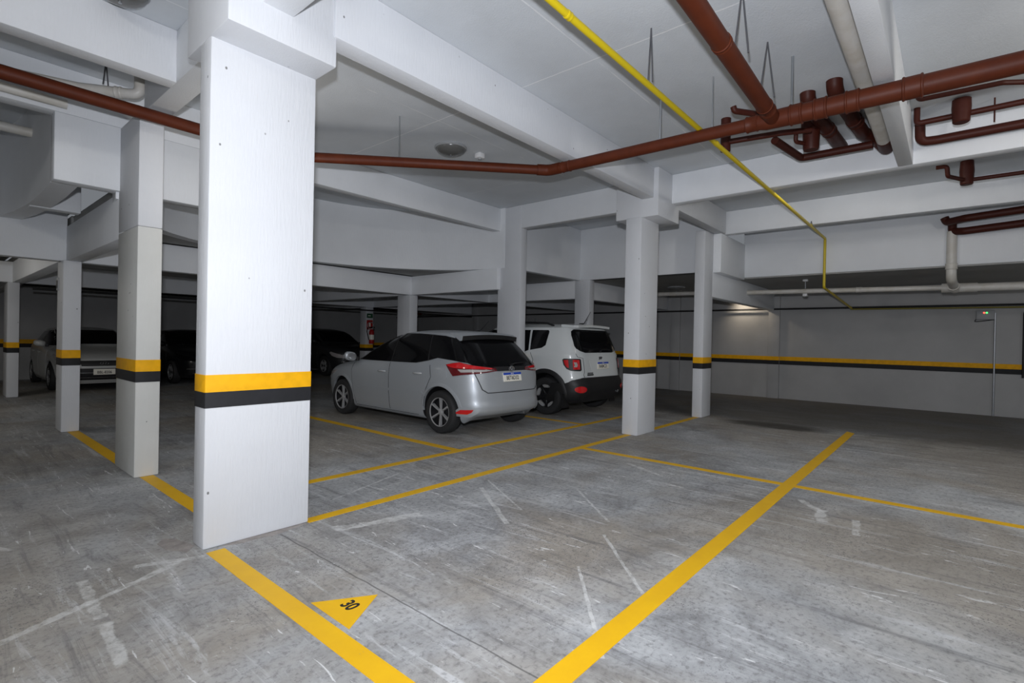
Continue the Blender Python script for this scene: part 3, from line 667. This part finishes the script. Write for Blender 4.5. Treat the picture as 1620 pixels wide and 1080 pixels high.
def wheel(parent, x, y, r, wid, rr, style, sg):
    """tyre with rim, spokes and cap; sg -1 turns the face to the left flank"""
    T = Matrix.Translation((x, y, r)) @ Matrix.Rotation(sg*PI/2, 4, 'Y')     # local z points outwards
    h = wid/2
    bm = bmesh.new()
    add_lathe(bm, [(rr-.01, -h*.8), (rr+.015, -h), (r-.045, -h), (r-.018, -h*.93), (r-.004, -h*.72), (r, -h*.4), (r, h*.4), (r-.004, h*.72), (r-.018, h*.93), (r-.045, h), (rr+.015, h*.98), (rr-.005, h*.88), (rr-.012, h*.5), (rr-.012, -h*.8), (rr-.01, -h*.8)], 48, T)
    w_ = link('wheel', bm, 'rubber', parent, 30)
    bm = bmesh.new(); add_lathe(bm, [(0, h*.18), (rr*.92, h*.18), (rr*.95, h*.78), (rr+.004, h*.90), (rr+.004, h*.80), (rr-.008, -h*.6), (0, -h*.6)], 40, T); link('barrel', bm, 'dalloy', w_)
    bm = bmesh.new()
    ns = 6 if style == 'six' else 5
    for k in range(ns):
        a = 2*PI*k/ns + (PI/2 if style == 'five' else 0)
        Rk = T @ Matrix.Rotation(a, 4, 'Z')
        if style == 'pads':
            o0, o1, w0, w1 = rr*.70, rr*.97, .045, .085
        elif style == 'six': o0, o1, w0, w1 = .028, rr*.97, .008, .0125
        else: o0, o1, w0, w1 = .03, rr*.97, .03, .04
        V_ = [bm.verts.new(Rk @ Vector(p)) for p in ((o0, -w0, h*.70), (o1, -w1, h*.84), (o1, w1, h*.84), (o0, w0, h*.70), (o0, -w0*1.2, h*.4), (o1, -w1*1.2, h*.4), (o1, w1*1.2, h*.4), (o0, w0*1.2, h*.4))]
        for q_ in ((0, 1, 2, 3), (7, 6, 5, 4), (0, 4, 5, 1), (1, 5, 6, 2), (2, 6, 7, 3), (3, 7, 4, 0)): bm.faces.new([V_[i] for i in q_])
    link('spokes', bm, 'alloy', w_)
    if style == 'pads':
        bm = bmesh.new()
        for k in range(5):
            Rk = T @ Matrix.Rotation(2*PI*(k+.5)/5, 4, 'Z'); add_box(bm, .03, rr*.95, -.022, .022, h*.35, h*.68, .008, 1, Rk)
        link('dark_spokes', bm, 'dalloy', w_)
    bm = bmesh.new(); add_lathe(bm, [(rr*.955, h*.80), (rr*.975, h*.92), (rr+.002, h*.93), (rr+.005, h*.85)], 40, T); link('rim_lip', bm, 'alloy' if style != 'pads' else 'dalloy', w_)
    bm = bmesh.new(); add_lathe(bm, [(.046, h*.4), (.046, h*.66), (.034, h*.76), (0, h*.78)], 24, T); link('hub_cap', bm, 'alloy' if style == 'six' else 'dalloy', w_)
    return w_
def plate(parent, o, x, y, lines, wid=.40, hgt=.13, blue=True, size=.078):
    """number plate: local frame at o with text running along x, up along y"""
    Fm = frame(o, x, y); bm = bmesh.new(); add_box(bm, -wid/2, wid/2, -hgt/2, hgt/2, -.008, .004, .003, 1, Fm); p = link('number_plate', bm, 'plate', parent)
    dy = 0
    if blue:
        bm = bmesh.new(); add_box(bm, -wid/2+.002, wid/2-.002, hgt/2-.034, hgt/2-.002, .003, .0055, 0, 1, Fm); link('blue_band', bm, 'plateb', p); dy = -.014
        text_mesh('band_text', 'BRASIL', .022, 'plate', Fm @ Matrix.Translation((0, hgt/2-.018, .006)), p, .0005)
    for s_, yy, sz, sx in lines: text_mesh('plate_text', s_, sz, 'ink', Fm @ Matrix.Translation((0, yy, .0045)), p, .0008, .0012, sx)
    return p
def mirror(parent, sg, x, y, z, m, sx=.12, sy=.09, sz=.075):
    bm = bmesh.new(); bmesh.ops.create_uvsphere(bm, u_segments=20, v_segments=12, radius=1)
    for v_ in bm.verts:
        c = v_.co; c.x = math.copysign(abs(c.x)**.75, c.x); c.z = math.copysign(abs(c.z)**.75, c.z)
        if c.y < 0: c.y *= .45
        v_.co = Vector((x+sg*(c.x*sx*.9), y+c.y*sy, z+c.z*sz+c.x*.012))
    o = link('mirror', bm, m, parent)
    box('mirror_foot', min(x-sg*.1, x-sg*.16), max(x-sg*.1, x-sg*.16), y-.03, y+.05, z-sz*1.0, z-.01, 'black', o, .01)
    bm = bmesh.new(); bmesh.ops.create_uvsphere(bm, u_segments=16, v_segments=8, radius=1); 
    for v_ in bm.verts: v_.co = Vector((x+v_.co.x*sx*.75, y-sy*.43+min(v_.co.y, .2)*.008, z+v_.co.z*sz*.78))
    link('mirror_glass', bm, 'mirrorg', o); return o
def handle(parent, f, y, z, sg, m, ln=.19):
    p = f(y, z, sg); r_ = (f(y, z, sg)-Vector((0, y, z))).normalized()
    bm = bmesh.new()
    add_tube(bm, [f(y-ln/2, z+.004, sg)+r_*.002, f(y-ln/2+.03, z+.006, sg)+r_*.030, f(y, z+.006, sg)+r_*.036, f(y+ln/2-.035, z+.004, sg)+r_*.030, f(y+ln/2, z, sg)+r_*.002], [.011, .014, .014, .014, .012], 12)
    return link('door_handle', bm, m, parent)
def both(fn):
    for sg in (-1, 1): fn(sg)
def flare(parent, sh, y, r, z, m, sg, w_=.05, th=.02, a0=-.05, a1=PI+.05):
    """wheel-arch lip following the flank"""
    bm = bmesh.new(); R = []
    for k in range(33):
        a = a0+(a1-a0)*k/32; row = []
        for rad, off in ((r-.006, -.03), (r-.002, th), (r+w_*.5, th*1.05), (r+w_, th*.5), (r+w_, -.02)):
            yy, zz = y+rad*math.cos(a), max(z+rad*math.sin(a), sh.z[0]+.002); p = sh.side(yy, zz, sg); row.append(bm.verts.new(p+Vector((sg*off, 0, 0))))
        R.append(row)
    for A, B in zip(R, R[1:]):
        for k in range(4): bm.faces.new((A[k], A[k+1], B[k+1], B[k]))
    return link('arch_flare', bm, m, parent)
def seam(name, f, pts, parent, r=.0035, m='black'):
    fine_ = []
    for a, b in zip(pts, pts[1:]):
        k = max(1, int(math.hypot(b[0]-a[0], b[1]-a[1])/.035)); fine_ += [(a[0]+(b[0]-a[0])*i/k, a[1]+(b[1]-a[1])*i/k) for i in range(k)]
    fine_.append(pts[-1]); e = 1e-3; out = []
    for p, q_ in fine_:
        a = f(p, q_); n = (f(p+e, q_)-f(p-e, q_)).cross(f(p, q_+e)-f(p, q_-e)).normalized()
        if n.dot(a-Vector((0, 0, .7))) < 0: n = -n
        out.append(a+n*.0035)
    return tube(name, out, r, m, parent, None, 6)

# ---- silver hatchback
def hatchback(name, loc, rz, label, bodym, rear=True):
    root = tag(empty(name, loc, rz), label, 'car')
    sh = Shell([(.17, -1.825, 1.95, .76), (.20, -1.885, 2.0, .80), (.27, -1.935, 2.05, .828), (.36, -1.960, 2.08, .842), (.42, -1.965, 2.09, .848), (.50, -1.945, 2.10, .858), (.62, -1.935, 2.09, .865), (.72, -1.920, 2.04, .866), (.80, -1.910, 1.93, .862),
                (.86, -1.900, 1.75, .855), (.92, -1.885, 1.45, .846), (.97, -1.860, 1.18, .832), (1.02, -1.825, 1.03, .808), (1.10, -1.745, .88, .775), (1.20, -1.645, .66, .735), (1.30, -1.535, .42, .692), (1.38, -1.435, .17, .65), (1.43, -1.355, -.03, .615)], 1.495, -.55)
    ax = 1.275; r = .308
    body = sh.body('body', ((-ax, r+.01), (ax, r+.01)), .362, bodym, root, .10)
    for y in (-ax, ax):
        for sg in (-1, 1): wheel(root, sg*.752, y, r, .19, .205, 'six', sg)
    for sg in (-1, 1):
        sd = lambda y, z, sg=sg: sh.side(y, z, sg)
        panel('window_trim', sd, [(.93, .975), (-.72, .985), (-.98, 1.03), (-1.16, 1.075), (-1.46, 1.05), (-1.70, 1.02), (-1.55, 1.22), (-1.38, 1.36), (-1.16, 1.398), (-.80, 1.42), (-.35, 1.437), (.0, 1.432), (.20, 1.375), (.45, 1.25), (.72, 1.10)], .002, .010, 'black', root)
        panel('front_window', sd, [(.89, .985), (-.10, .985), (-.06, 1.425), (.0, 1.42), (.18, 1.365), (.43, 1.24), (.70, 1.09)], .005, .012, 'glass', root)
        panel('rear_window', sd, [(-.13, .985), (-.72, .995), (-.96, 1.038), (-.86, 1.405), (-.50, 1.425), (-.10, 1.427)], .005, .012, 'glass', root)
        panel('quarter_window', sd, [(-.99, 1.042), (-1.16, 1.083), (-1.44, 1.058), (-1.66, 1.03), (-1.53, 1.22), (-1.37, 1.35), (-1.16, 1.388), (-.89, 1.405)], .005, .012, 'glass', root)
        panel('front_door', sd, [(.84, .22), (-.10, .22), (-.10, .975), (.90, .975), (.95, .80), (.90, .45)], .004, .008, bodym, root)
        panel('rear_door', sd, [(-.11, .22), (-.80, .22), (-.93, .36), (-1.0, .62), (-1.10, .80), (-1.03, .99), (-.72, .985), (-.11, .975)], .004, .008, bodym, root)
        panel('rocker_moulding', sd, [(.80, .52), (-.95, .54), (-.90, .575), (.62, .56)], .010, .01, bodym, root)
        handle(root, sh.side, .08, .82, sg, 'handle'); handle(root, sh.side, -.80, .835, sg, 'handle')
        for pts in ([(-.105, .24), (-.105, .6), (-.105, .97)], [(.845, .24), (.90, .45), (.95, .80), (.92, .95)], [(-.93, .36), (-1.0, .62), (-1.10, .80), (-1.05, .97)], [(.84, .222), (-.10, .222), (-.80, .222)]): seam('door_seam', sd, pts, root)
        mirror(root, sg, sg*.94, .86, 1.03, bodym)
        flare(root, sh, -ax, .362, r+.01, bodym, sg, .045, .008); flare(root, sh, ax, .362, r+.01, bodym, sg, .045, .008)
        # wrap-round tail lamp: red upper lens over a clear and dark lower strip
        wr_ = lambda d, z, sg=sg: sh.wrap(-sg*d, z)
        tl = panel('tail_lamp', wr_, [(1.30, .985), (1.14, 1.01), (.98, 1.025), (.72, .985), (.34, .945), (.32, .905), (.62, .882), (.92, .855), (1.06, .835), (1.15, .90)], .016, .022, 'lampd', root, .03)
        panel('red_lens', wr_, [(1.285, .982), (1.14, 1.004), (.98, 1.018), (.72, .978), (.40, .943), (.44, .930), (.80, .942), (1.05, .945), (1.18, .955)], .021, .008, 'lampr', tl, .03)
        panel('clear_lens', wr_, [(1.00, .930), (.80, .932), (.50, .925), (.42, .916), (.55, .902), (.80, .896), (.93, .892)], .021, .008, 'lampc', tl, .03)
        panel('bumper_reflector', wr_, [(1.07, .315), (.96, .375), (.76, .385), (.79, .345), (.85, .318)], .012, .016, 'lampr', root, .03)
        panel('bumper_trim', wr_, [(1.16, .283), (.97, .41), (.66, .415), (.69, .345), (.80, .275)], .006, .012, bodym, root, .03)
        hl = panel('headlamp', wr_, [(sh.acc[-1]-1.05, .70), (sh.acc[-1]-1.15, .78), (sh.acc[-1]-.55, .68), (sh.acc[-1]-.42, .60), (sh.acc[-1]-.75, .60)], .008, .014, 'lampc', root)
    en = lambda x, z: sh.end(x, z, -1)
    panel('rear_glass', en, [(-.60, 1.375), (.60, 1.375), (.70, 1.02), (.66, .985), (.36, .955), (-.36, .955), (-.66, .985), (-.70, 1.02)], .006, .014, 'glass', root)
    panel('tailgate', en, [(-.68, .90), (-.60, .66), (-.52, .615), (.52, .615), (.60, .66), (.68, .90), (.36, .905), (.30, .955), (-.30, .955), (-.36, .905)], .005, .010, bodym, root)
    seam('tailgate_seam', en, [(-.68, .88), (-.60, .66), (-.52, .612), (0, .607), (.52, .612), (.60, .66), (.68, .88)], root, .006)
    panel('garnish', en, [(-.36, .965), (.36, .965), (.34, .905), (-.34, .905)], .010, .012, 'black', root)
    # roof spoiler
    bm = bmesh.new()
    rows = []
    for k in range(13):
        x = -.60+1.20*k/12; e_ = abs(x)/.60; zz = 1.458-.03*e_**2; y1 = -1.535+.05*e_**3
        rows.append([bm.verts.new(p) for p in ((x, -1.22, zz+.020), (x, -1.40, zz+.006), (x, y1, zz-.030), (x, y1+.015, zz-.095), (x, -1.42, zz-.10), (x, -1.22, zz-.10))])
    for A, B in zip(rows, rows[1:]):
        for k in range(6): j = (k+1) % 6; bm.faces.new((A[k], A[j], B[j], B[k]))
    bm.faces.new(rows[0]); bm.faces.new(rows[-1][::-1])
    sp_ = link('roof_spoiler', bm, [bodym, 'black'], root, 30)
    for p in sp_.data.polygons:
        if (p.normal.y < -.35 or p.normal.z < -.3) and p.normal.z < .35: p.material_index = 1
    p0 = sh.end(.0, .83, -1); dn = sh.end(0, .80, -1)-sh.end(0, .86, -1)
    plate(root, p0+Vector((.0, -.016, -.012)), (1, 0, 0), -dn, [('BET6D32', -.016, .082, .86)])
    # round badge of crossing ovals
    bm = bmesh.new(); bp = sh.end(0, .935, -1)+Vector((0, -.022, 0)); 
    def oval(cx, cz, a, b, rr_): add_tube(bm, [bp+Vector((cx+a*math.cos(2*PI*k/24), -.002, cz+b*math.sin(2*PI*k/24))) for k in range(24)], rr_, 8, False, True)
    oval(0, 0, .055, .038, .005); oval(0, .012, .032, .018, .004); oval(0, -.004, .014, .033, .004); link('badge', bm, 'chrome', root)
    wp = tube('rear_wiper', [sh.end(.0, .985, -1)+Vector((0, -.03, 0)), sh.end(.12, 1.01, -1)+Vector((0, -.03, .0)), sh.end(.40, 1.02, -1)+Vector((0, -.018, 0))], [.016, .010, .006], 'black', root, None, 8)
    tube('antenna', [(0, -1.15, 1.475), (0, -1.25, 1.49), (0, -1.43, 1.64)], [.018, .008, .004], 'black', root, None, 8)
    fl_ = [(-1.33+.085*math.cos(2*PI*k/24), .845+.085*math.sin(2*PI*k/24)) for k in range(24)]
    panel('fuel_flap', lambda y, z: sh.side(y, z, -1), fl_, .005, .008, bodym, root)
    fe = lambda x, z: sh.end(x, z, 1)
    panel('windscreen', fe, [(-.62, 1.04), (.62, 1.04), (.55, 1.40), (-.55, 1.40)], .005, .012, 'glass', root)
    panel('grille', fe, [(-.5, .58), (.5, .58), (.62, .36), (-.62, .36)], .006, .012, 'black', root)
    tube('exhaust_pipe', [(.35, -1.7, .24), (.35, -1.86, .26)], .024, 'steel', root)
    for y_ in (-ax, ax): tube('axle', [(-.7, y_, .29), (.7, y_, .29)], .045, 'black', root)
    return root
hatchback('hatchback_car', (5.745, 6.815, 0), 0, 'silver hatchback parked rear end out, between two columns', 'silver')

# ---- white compact SUV
def compact_suv(name, loc, rz, label, bodym):
    root = tag(empty(name, loc, rz), label, 'car')
    sh = Shell([(.24, -1.810, 1.98, .80), (.28, -1.890, 2.04, .85), (.36, -1.960, 2.10, .88), (.48, -2.000, 2.14, .893), (.62, -1.995, 2.15, .90), (.66, -1.960, 2.15, .90), (.75, -1.940, 2.14, .902), (.90, -1.925, 2.12, .902), (1.00, -1.910, 2.05, .90),
                (1.06, -1.900, 1.85, .895), (1.10, -1.890, 1.35, .888), (1.14, -1.875, 1.05, .872), (1.25, -1.840, .88, .842), (1.40, -1.780, .66, .80), (1.52, -1.720, .46, .762), (1.60, -1.670, .30, .72)], 1.69, -.75, 7.5, 5.)
    ax = 1.285; r = .345
    sh.body('body', ((-ax, r+.02), (ax, r+.02)), .405, bodym, root)
    for y in (-ax, ax):
        for sg in (-1, 1): wheel(root, sg*.785, y, r, .215, .215, 'pads', sg)
    for sg in (-1, 1):
        sd = lambda y, z, sg=sg: sh.side(y, z, sg); wr_ = lambda d, z, sg=sg: sh.wrap(-sg*d, z)
        panel('front_window', sd, [(.86, 1.16), (-.02, 1.14), (-.02, 1.55), (.36, 1.55), (.60, 1.42)], .004, .012, 'glass', root)
        panel('rear_window', sd, [(-.06, 1.14), (-.78, 1.14), (-.86, 1.17), (-.82, 1.55), (-.06, 1.55)], .004, .012, 'glass', root)
        panel('quarter_window', sd, [(-.90, 1.175), (-1.16, 1.22), (-1.24, 1.27), (-1.27, 1.52), (-1.24, 1.55), (-.87, 1.55)], .004, .012, 'glass', root)
        panel('front_door', sd, [(.80, .42), (-.03, .42), (-.03, 1.125), (.90, 1.12), (.92, .80)], .004, .008, bodym, root)
        panel('rear_door', sd, [(-.045, .42), (-.80, .42), (-.88, .62), (-.98, .86), (-1.0, 1.0), (-.92, 1.13), (-.80, 1.125), (-.045, 1.125)], .004, .008, bodym, root)
        panel('sill_cladding', sd, [(.95, .25), (-.95, .25), (-.90, .40), (.90, .40)], .018, .03, 'black', root)
        handle(root, sh.side, .12, .98, sg, 'black', .22); handle(root, sh.side, -.72, .985, sg, 'black', .22)
        mirror(root, sg, sg*1.0, .84, 1.18, 'black', .11, .09, .10)
        flare(root, sh, -ax, .405, r+.02, 'black', sg, .075, .032, -.25, PI+.25); flare(root, sh, ax, .405, r+.02, 'black', sg, .075, .032, -.25, PI+.25)
        tl = panel('tail_lamp', wr_, [(.97, 1.02), (.945, 1.04), (.65, 1.04), (.63, 1.02), (.63, .84), (.655, .82), (.82, .825), (.90, .86), (.95, .93)], .016, .024, 'black', root, .03)
        panel('outer_lens', wr_, [(.945, 1.01), (.86, 1.02), (.855, .875), (.89, .885), (.925, .94)], .021, .008, 'lampr', tl, .03)
        panel('inner_lens', wr_, [(.785, 1.02), (.665, 1.02), (.665, .85), (.785, .85)], .021, .008, 'lampr', tl, .03)
        panel('clear_lens', wr_, [(.77, .975), (.72, .975), (.705, .93), (.72, .89), (.77, .89), (.755, .93)], .024, .006, 'lampc', tl, .03)
        panel('bumper_reflector', wr_, [(.70+.11*math.cos(a), .50+.055*math.sin(a)) for a in [2*PI*k/20 for k in range(20)]], .032, .02, 'lampr', root, .03)
        tube('roof_rail', [(sg*.60, -1.25, 1.635), (sg*.60, -1.1, 1.685), (sg*.60, .0, 1.715), (sg*.58, .15, 1.65)], .02, 'black', root, .1, 10)
        panel('mud_flap', lambda x, z: Vector((x, -ax-.42, z)), [(sg*.72, .16), (sg*.93, .16), (sg*.93, .42), (sg*.72, .42)], .0, .012, 'black', root)
    for sg in (-1, 1):
        sd = lambda y, z, sg=sg: sh.side(y, z, sg)
        for pts in ([(-.037, .43), (-.037, 1.12)], [(-.80, .43), (-.88, .62), (-.98, .86), (-1.0, 1.0), (-.92, 1.13)]): seam('door_seam', sd, pts, root, .004)
    wb_ = lambda d, z: sh.wrap(d, z)
    panel('rear_bumper', wb_, [(1.36, .27), (1.25, .60), (.98, .60), (.80, .66), (.62, .70), (-.62, .70), (-.80, .66), (-.98, .60), (-1.25, .60), (-1.36, .27)], .022, .04, 'black', root)
    en = lambda x, z: sh.end(x, z, -1)
    panel('rear_glass', en, [(-.58, 1.565), (.58, 1.565), (.645, 1.53), (.675, 1.46), (.70, 1.27), (.68, 1.22), (.60, 1.175), (.48, 1.145), (-.48, 1.145), (-.60, 1.175), (-.68, 1.22), (-.70, 1.27), (-.675, 1.46), (-.645, 1.53)], .007, .014, 'glass', root)
    panel('tailgate', en, [(-.70, 1.07), (-.57, 1.06), (-.57, .80), (-.60, .76), (-.58, .71), (.58, .71), (.60, .76), (.57, .80), (.57, 1.06), (.70, 1.07), (.70, 1.13), (-.70, 1.13)], .005, .012, bodym, root)
    seam('tailgate_seam', en, [(-.72, 1.13), (-.70, 1.07), (-.585, 1.05), (-.575, .80), (-.60, .75), (-.58, .705)], root, .004)
    panel('plate_recess', en, [(-.40, 1.00), (.40, 1.00), (.33, .80), (-.33, .80)], .008, .006, bodym, root)
    panel('roof_spoiler', lambda x, y: Vector((x, y, 1.63-.06*x*x+(y+1.9)*.08)), [(-.64, -1.45), (.64, -1.45), (.62, -1.71), (.55, -1.77), (-.55, -1.77), (-.62, -1.71)], .02, .045, bodym, root)
    plate(root, sh.end(.04, .91, -1)+Vector((.0, -.02, 0)), (1, 0, 0), (0, .08, 1), [('RAB4C21', -.016, .082, .86)])
    text_mesh('badge', 'JEEP', .062, 'dsteel', frame(sh.end(0, 1.045, -1)+Vector((0, -.009, 0)), (1, 0, 0), (0, .06, 1)), root, .003, .003)
    text_mesh('model_badge', 'RENEGADE', .038, 'dsteel', frame(sh.end(-.40, .775, -1)+Vector((0, -.009, 0)), (1, 0, 0), (0, .02, 1)), root, .002, .001)
    box('model_badge_bar', -.50, -.30, sh.end(-.4, .74, -1).y-.012, sh.end(-.4, .74, -1).y+.02, .735, .757, 'ink', root, 0)
    tube('antenna', [(.02, -1.42, 1.675), (.02, -1.52, 1.70), (.02, -1.66, 1.92)], [.03, .010, .004], 'black', root, None, 8)
    tube('rear_wiper', [sh.end(0, 1.17, -1)+Vector((0, -.03, 0)), sh.end(.10, 1.2, -1)+Vector((0, -.03, 0)), sh.end(.38, 1.2, -1)+Vector((0, -.02, 0))], [.018, .010, .006], 'black', root, None, 8)
    fe = lambda x, z: sh.end(x, z, 1)
    panel('windscreen', fe, [(-.68, 1.16), (.68, 1.16), (.62, 1.56), (-.62, 1.56)], .005, .012, 'glass', root)
    tube('tow_hook', [(.42, -1.99, .42), (.42, -2.05, .40), (.42, -2.06, .44)], .014, 'steel', root, None, 8)
    for y_ in (-ax, ax): tube('axle', [(-.72, y_, .33), (.72, y_, .33)], .05, 'black', root)
    return root
compact_suv('compact_suv_car', (8.44, 6.93, 0), 0, 'boxy white SUV with black bumper and square red tail lamps', 'cwhite')

# ---- cars parked nose out along the back
def saloon(name, loc, rz, label, bodym, suv=False, platetext=None, scale=1.):
    root = tag(empty(name, loc, rz), label, 'car'); root.scale = (scale,)*3
    if suv:
        sh = Shell([(.24, -1.98, 2.0, .80), (.34, -2.06, 2.10, .87), (.50, -2.10, 2.16, .90), (.72, -2.08, 2.16, .905), (.90, -2.05, 2.08, .90), (1.0, -2.03, 1.80, .89), (1.08, -2.0, 1.25, .87), (1.2, -1.92, .95, .83), (1.4, -1.75, .58, .77), (1.52, -1.62, .25, .71)], 1.62, -.6)
        wz = 1.10; r = .345
    else:
        sh = Shell([(.17, -2.05, 1.98, .78), (.26, -2.12, 2.06, .83), (.40, -2.15, 2.11, .852), (.55, -2.15, 2.12, .86), (.70, -2.14, 2.08, .862), (.80, -2.13, 1.92, .858), (.88, -2.12, 1.66, .85), (.94, -2.10, 1.30, .838),
                    (1.0, -2.02, 1.05, .815), (1.06, -1.72, .93, .785), (1.2, -1.35, .64, .73), (1.32, -1.06, .36, .68), (1.40, -.82, .08, .63)], 1.465, -.35)
        wz = 1.0; r = .31
    ax = 1.27
    sh.body('body', ((-ax, r+.01), (ax, r+.01)), r+.055, bodym, root)
    for y in (-ax, ax):
        for sg in (-1, 1): wheel(root, sg*.76, y, r, .19, .2, 'five', sg)
    for sg in (-1, 1):
        sd = lambda y, z, sg=sg: sh.side(y, z, sg); wr_ = lambda d, z, sg=sg: sh.wrap(-sg*d, z); E_ = sh.acc[-1]
        zt = sh.z1-.035; yf = sh.ff(zt)-.12; yr = sh.fr(zt)+.14
        panel('front_window', sd, [(.92, wz+.01), (-.08, wz), (-.06, zt), (yf, zt), (.5, (wz+zt)/2+.04)], .004, .012, 'glass', root)
        panel('rear_window', sd, [(-.12, wz), (-.95, wz+.01), (-1.12, wz+.08), (yr-.05, zt-.03), (-.10, zt)], .004, .012, 'glass', root)
        panel('front_door', sd, [(.84, .26), (-.10, .26), (-.10, wz-.015), (.90, wz-.02), (.93, .7)], .004, .008, bodym, root)
        panel('rear_door', sd, [(-.115, .26), (-.80, .26), (-.98, .6), (-1.05, .85), (-.98, wz-.01), (-.115, wz-.015)], .004, .008, bodym, root)
        mirror(root, sg, sg*.95, .82, wz+.06, bodym); handle(root, sh.side, .06, wz-.16, sg, bodym); handle(root, sh.side, -.85, wz-.155, sg, bodym)
        panel('headlamp', wr_, [(E_-1.10, .80), (E_-1.02, .83), (E_-.52, .70), (E_-.44, .62), (E_-.80, .64), (E_-1.0, .70)], .008, .016, 'lampc' if bodym != 'cdark' else 'glass', root, .04)
        flare(root, sh, -ax, r+.055, r+.01, bodym, sg, .04, .006); flare(root, sh, ax, r+.055, r+.01, bodym, sg, .04, .006)
    fe = lambda x, z: sh.end(x, z, 1)
    panel('windscreen', fe, [(-.66, wz+.05), (.66, wz+.05), (.58, sh.z1-.02), (-.58, sh.z1-.02)], .005, .012, 'glass', root)
    gz = .62 if not suv else .70
    panel('grille', fe, [(-.44, gz+.07), (.44, gz+.07), (.40, gz-.05), (-.40, gz-.05)], .008, .016, 'black', root)
    panel('lower_grille', fe, [(-.60, gz-.10), (.60, gz-.10), (.64, gz-.36), (-.64, gz-.36)], .008, .016, 'black', root)
    panel('grille_bar', fe, [(-.66, gz-.19), (.66, gz-.19), (.66, gz-.205), (-.66, gz-.205)], .018, .012, 'chrome', root); panel('lip_bar', fe, [(-.55, gz-.30), (.55, gz-.30), (.55, gz-.31), (-.55, gz-.31)], .018, .012, 'chrome', root)
    bm = bmesh.new(); bp = sh.end(0, gz+.01, 1)+Vector((0, .02, 0))
    add_tube(bm, [bp+Vector((.075*math.cos(2*PI*k/24), 0, .036*math.sin(2*PI*k/24))) for k in range(24)], .006, 8, False, True)
    add_tube(bm, [bp+Vector((-.03, 0, .02)), bp+Vector((-.02, 0, -.02))], .006, 8); add_tube(bm, [bp+Vector((.03, 0, -.02)), bp+Vector((.02, 0, .02))], .006, 8); add_tube(bm, [bp+Vector((-.025, 0, 0)), bp+Vector((.025, 0, .0))], .006, 8)
    link('badge', bm, 'chrome', root)
    if platetext: plate(root, sh.end(0, .44, 1)+Vector((0, .035, 0)), (-1, 0, 0), (0, 0, 1), [(platetext, -.012, .085, .80)], blue=False)
    for y_ in (-ax, ax): tube('axle', [(-.7, y_, r), (.7, y_, r)], .045, 'black', root)
    return root
saloon('sedan_car', (2.88, 16.84, 0), PI, 'off-white sedan facing out between two left columns, plate visible', 'cwhite2', platetext='BBL-8206')
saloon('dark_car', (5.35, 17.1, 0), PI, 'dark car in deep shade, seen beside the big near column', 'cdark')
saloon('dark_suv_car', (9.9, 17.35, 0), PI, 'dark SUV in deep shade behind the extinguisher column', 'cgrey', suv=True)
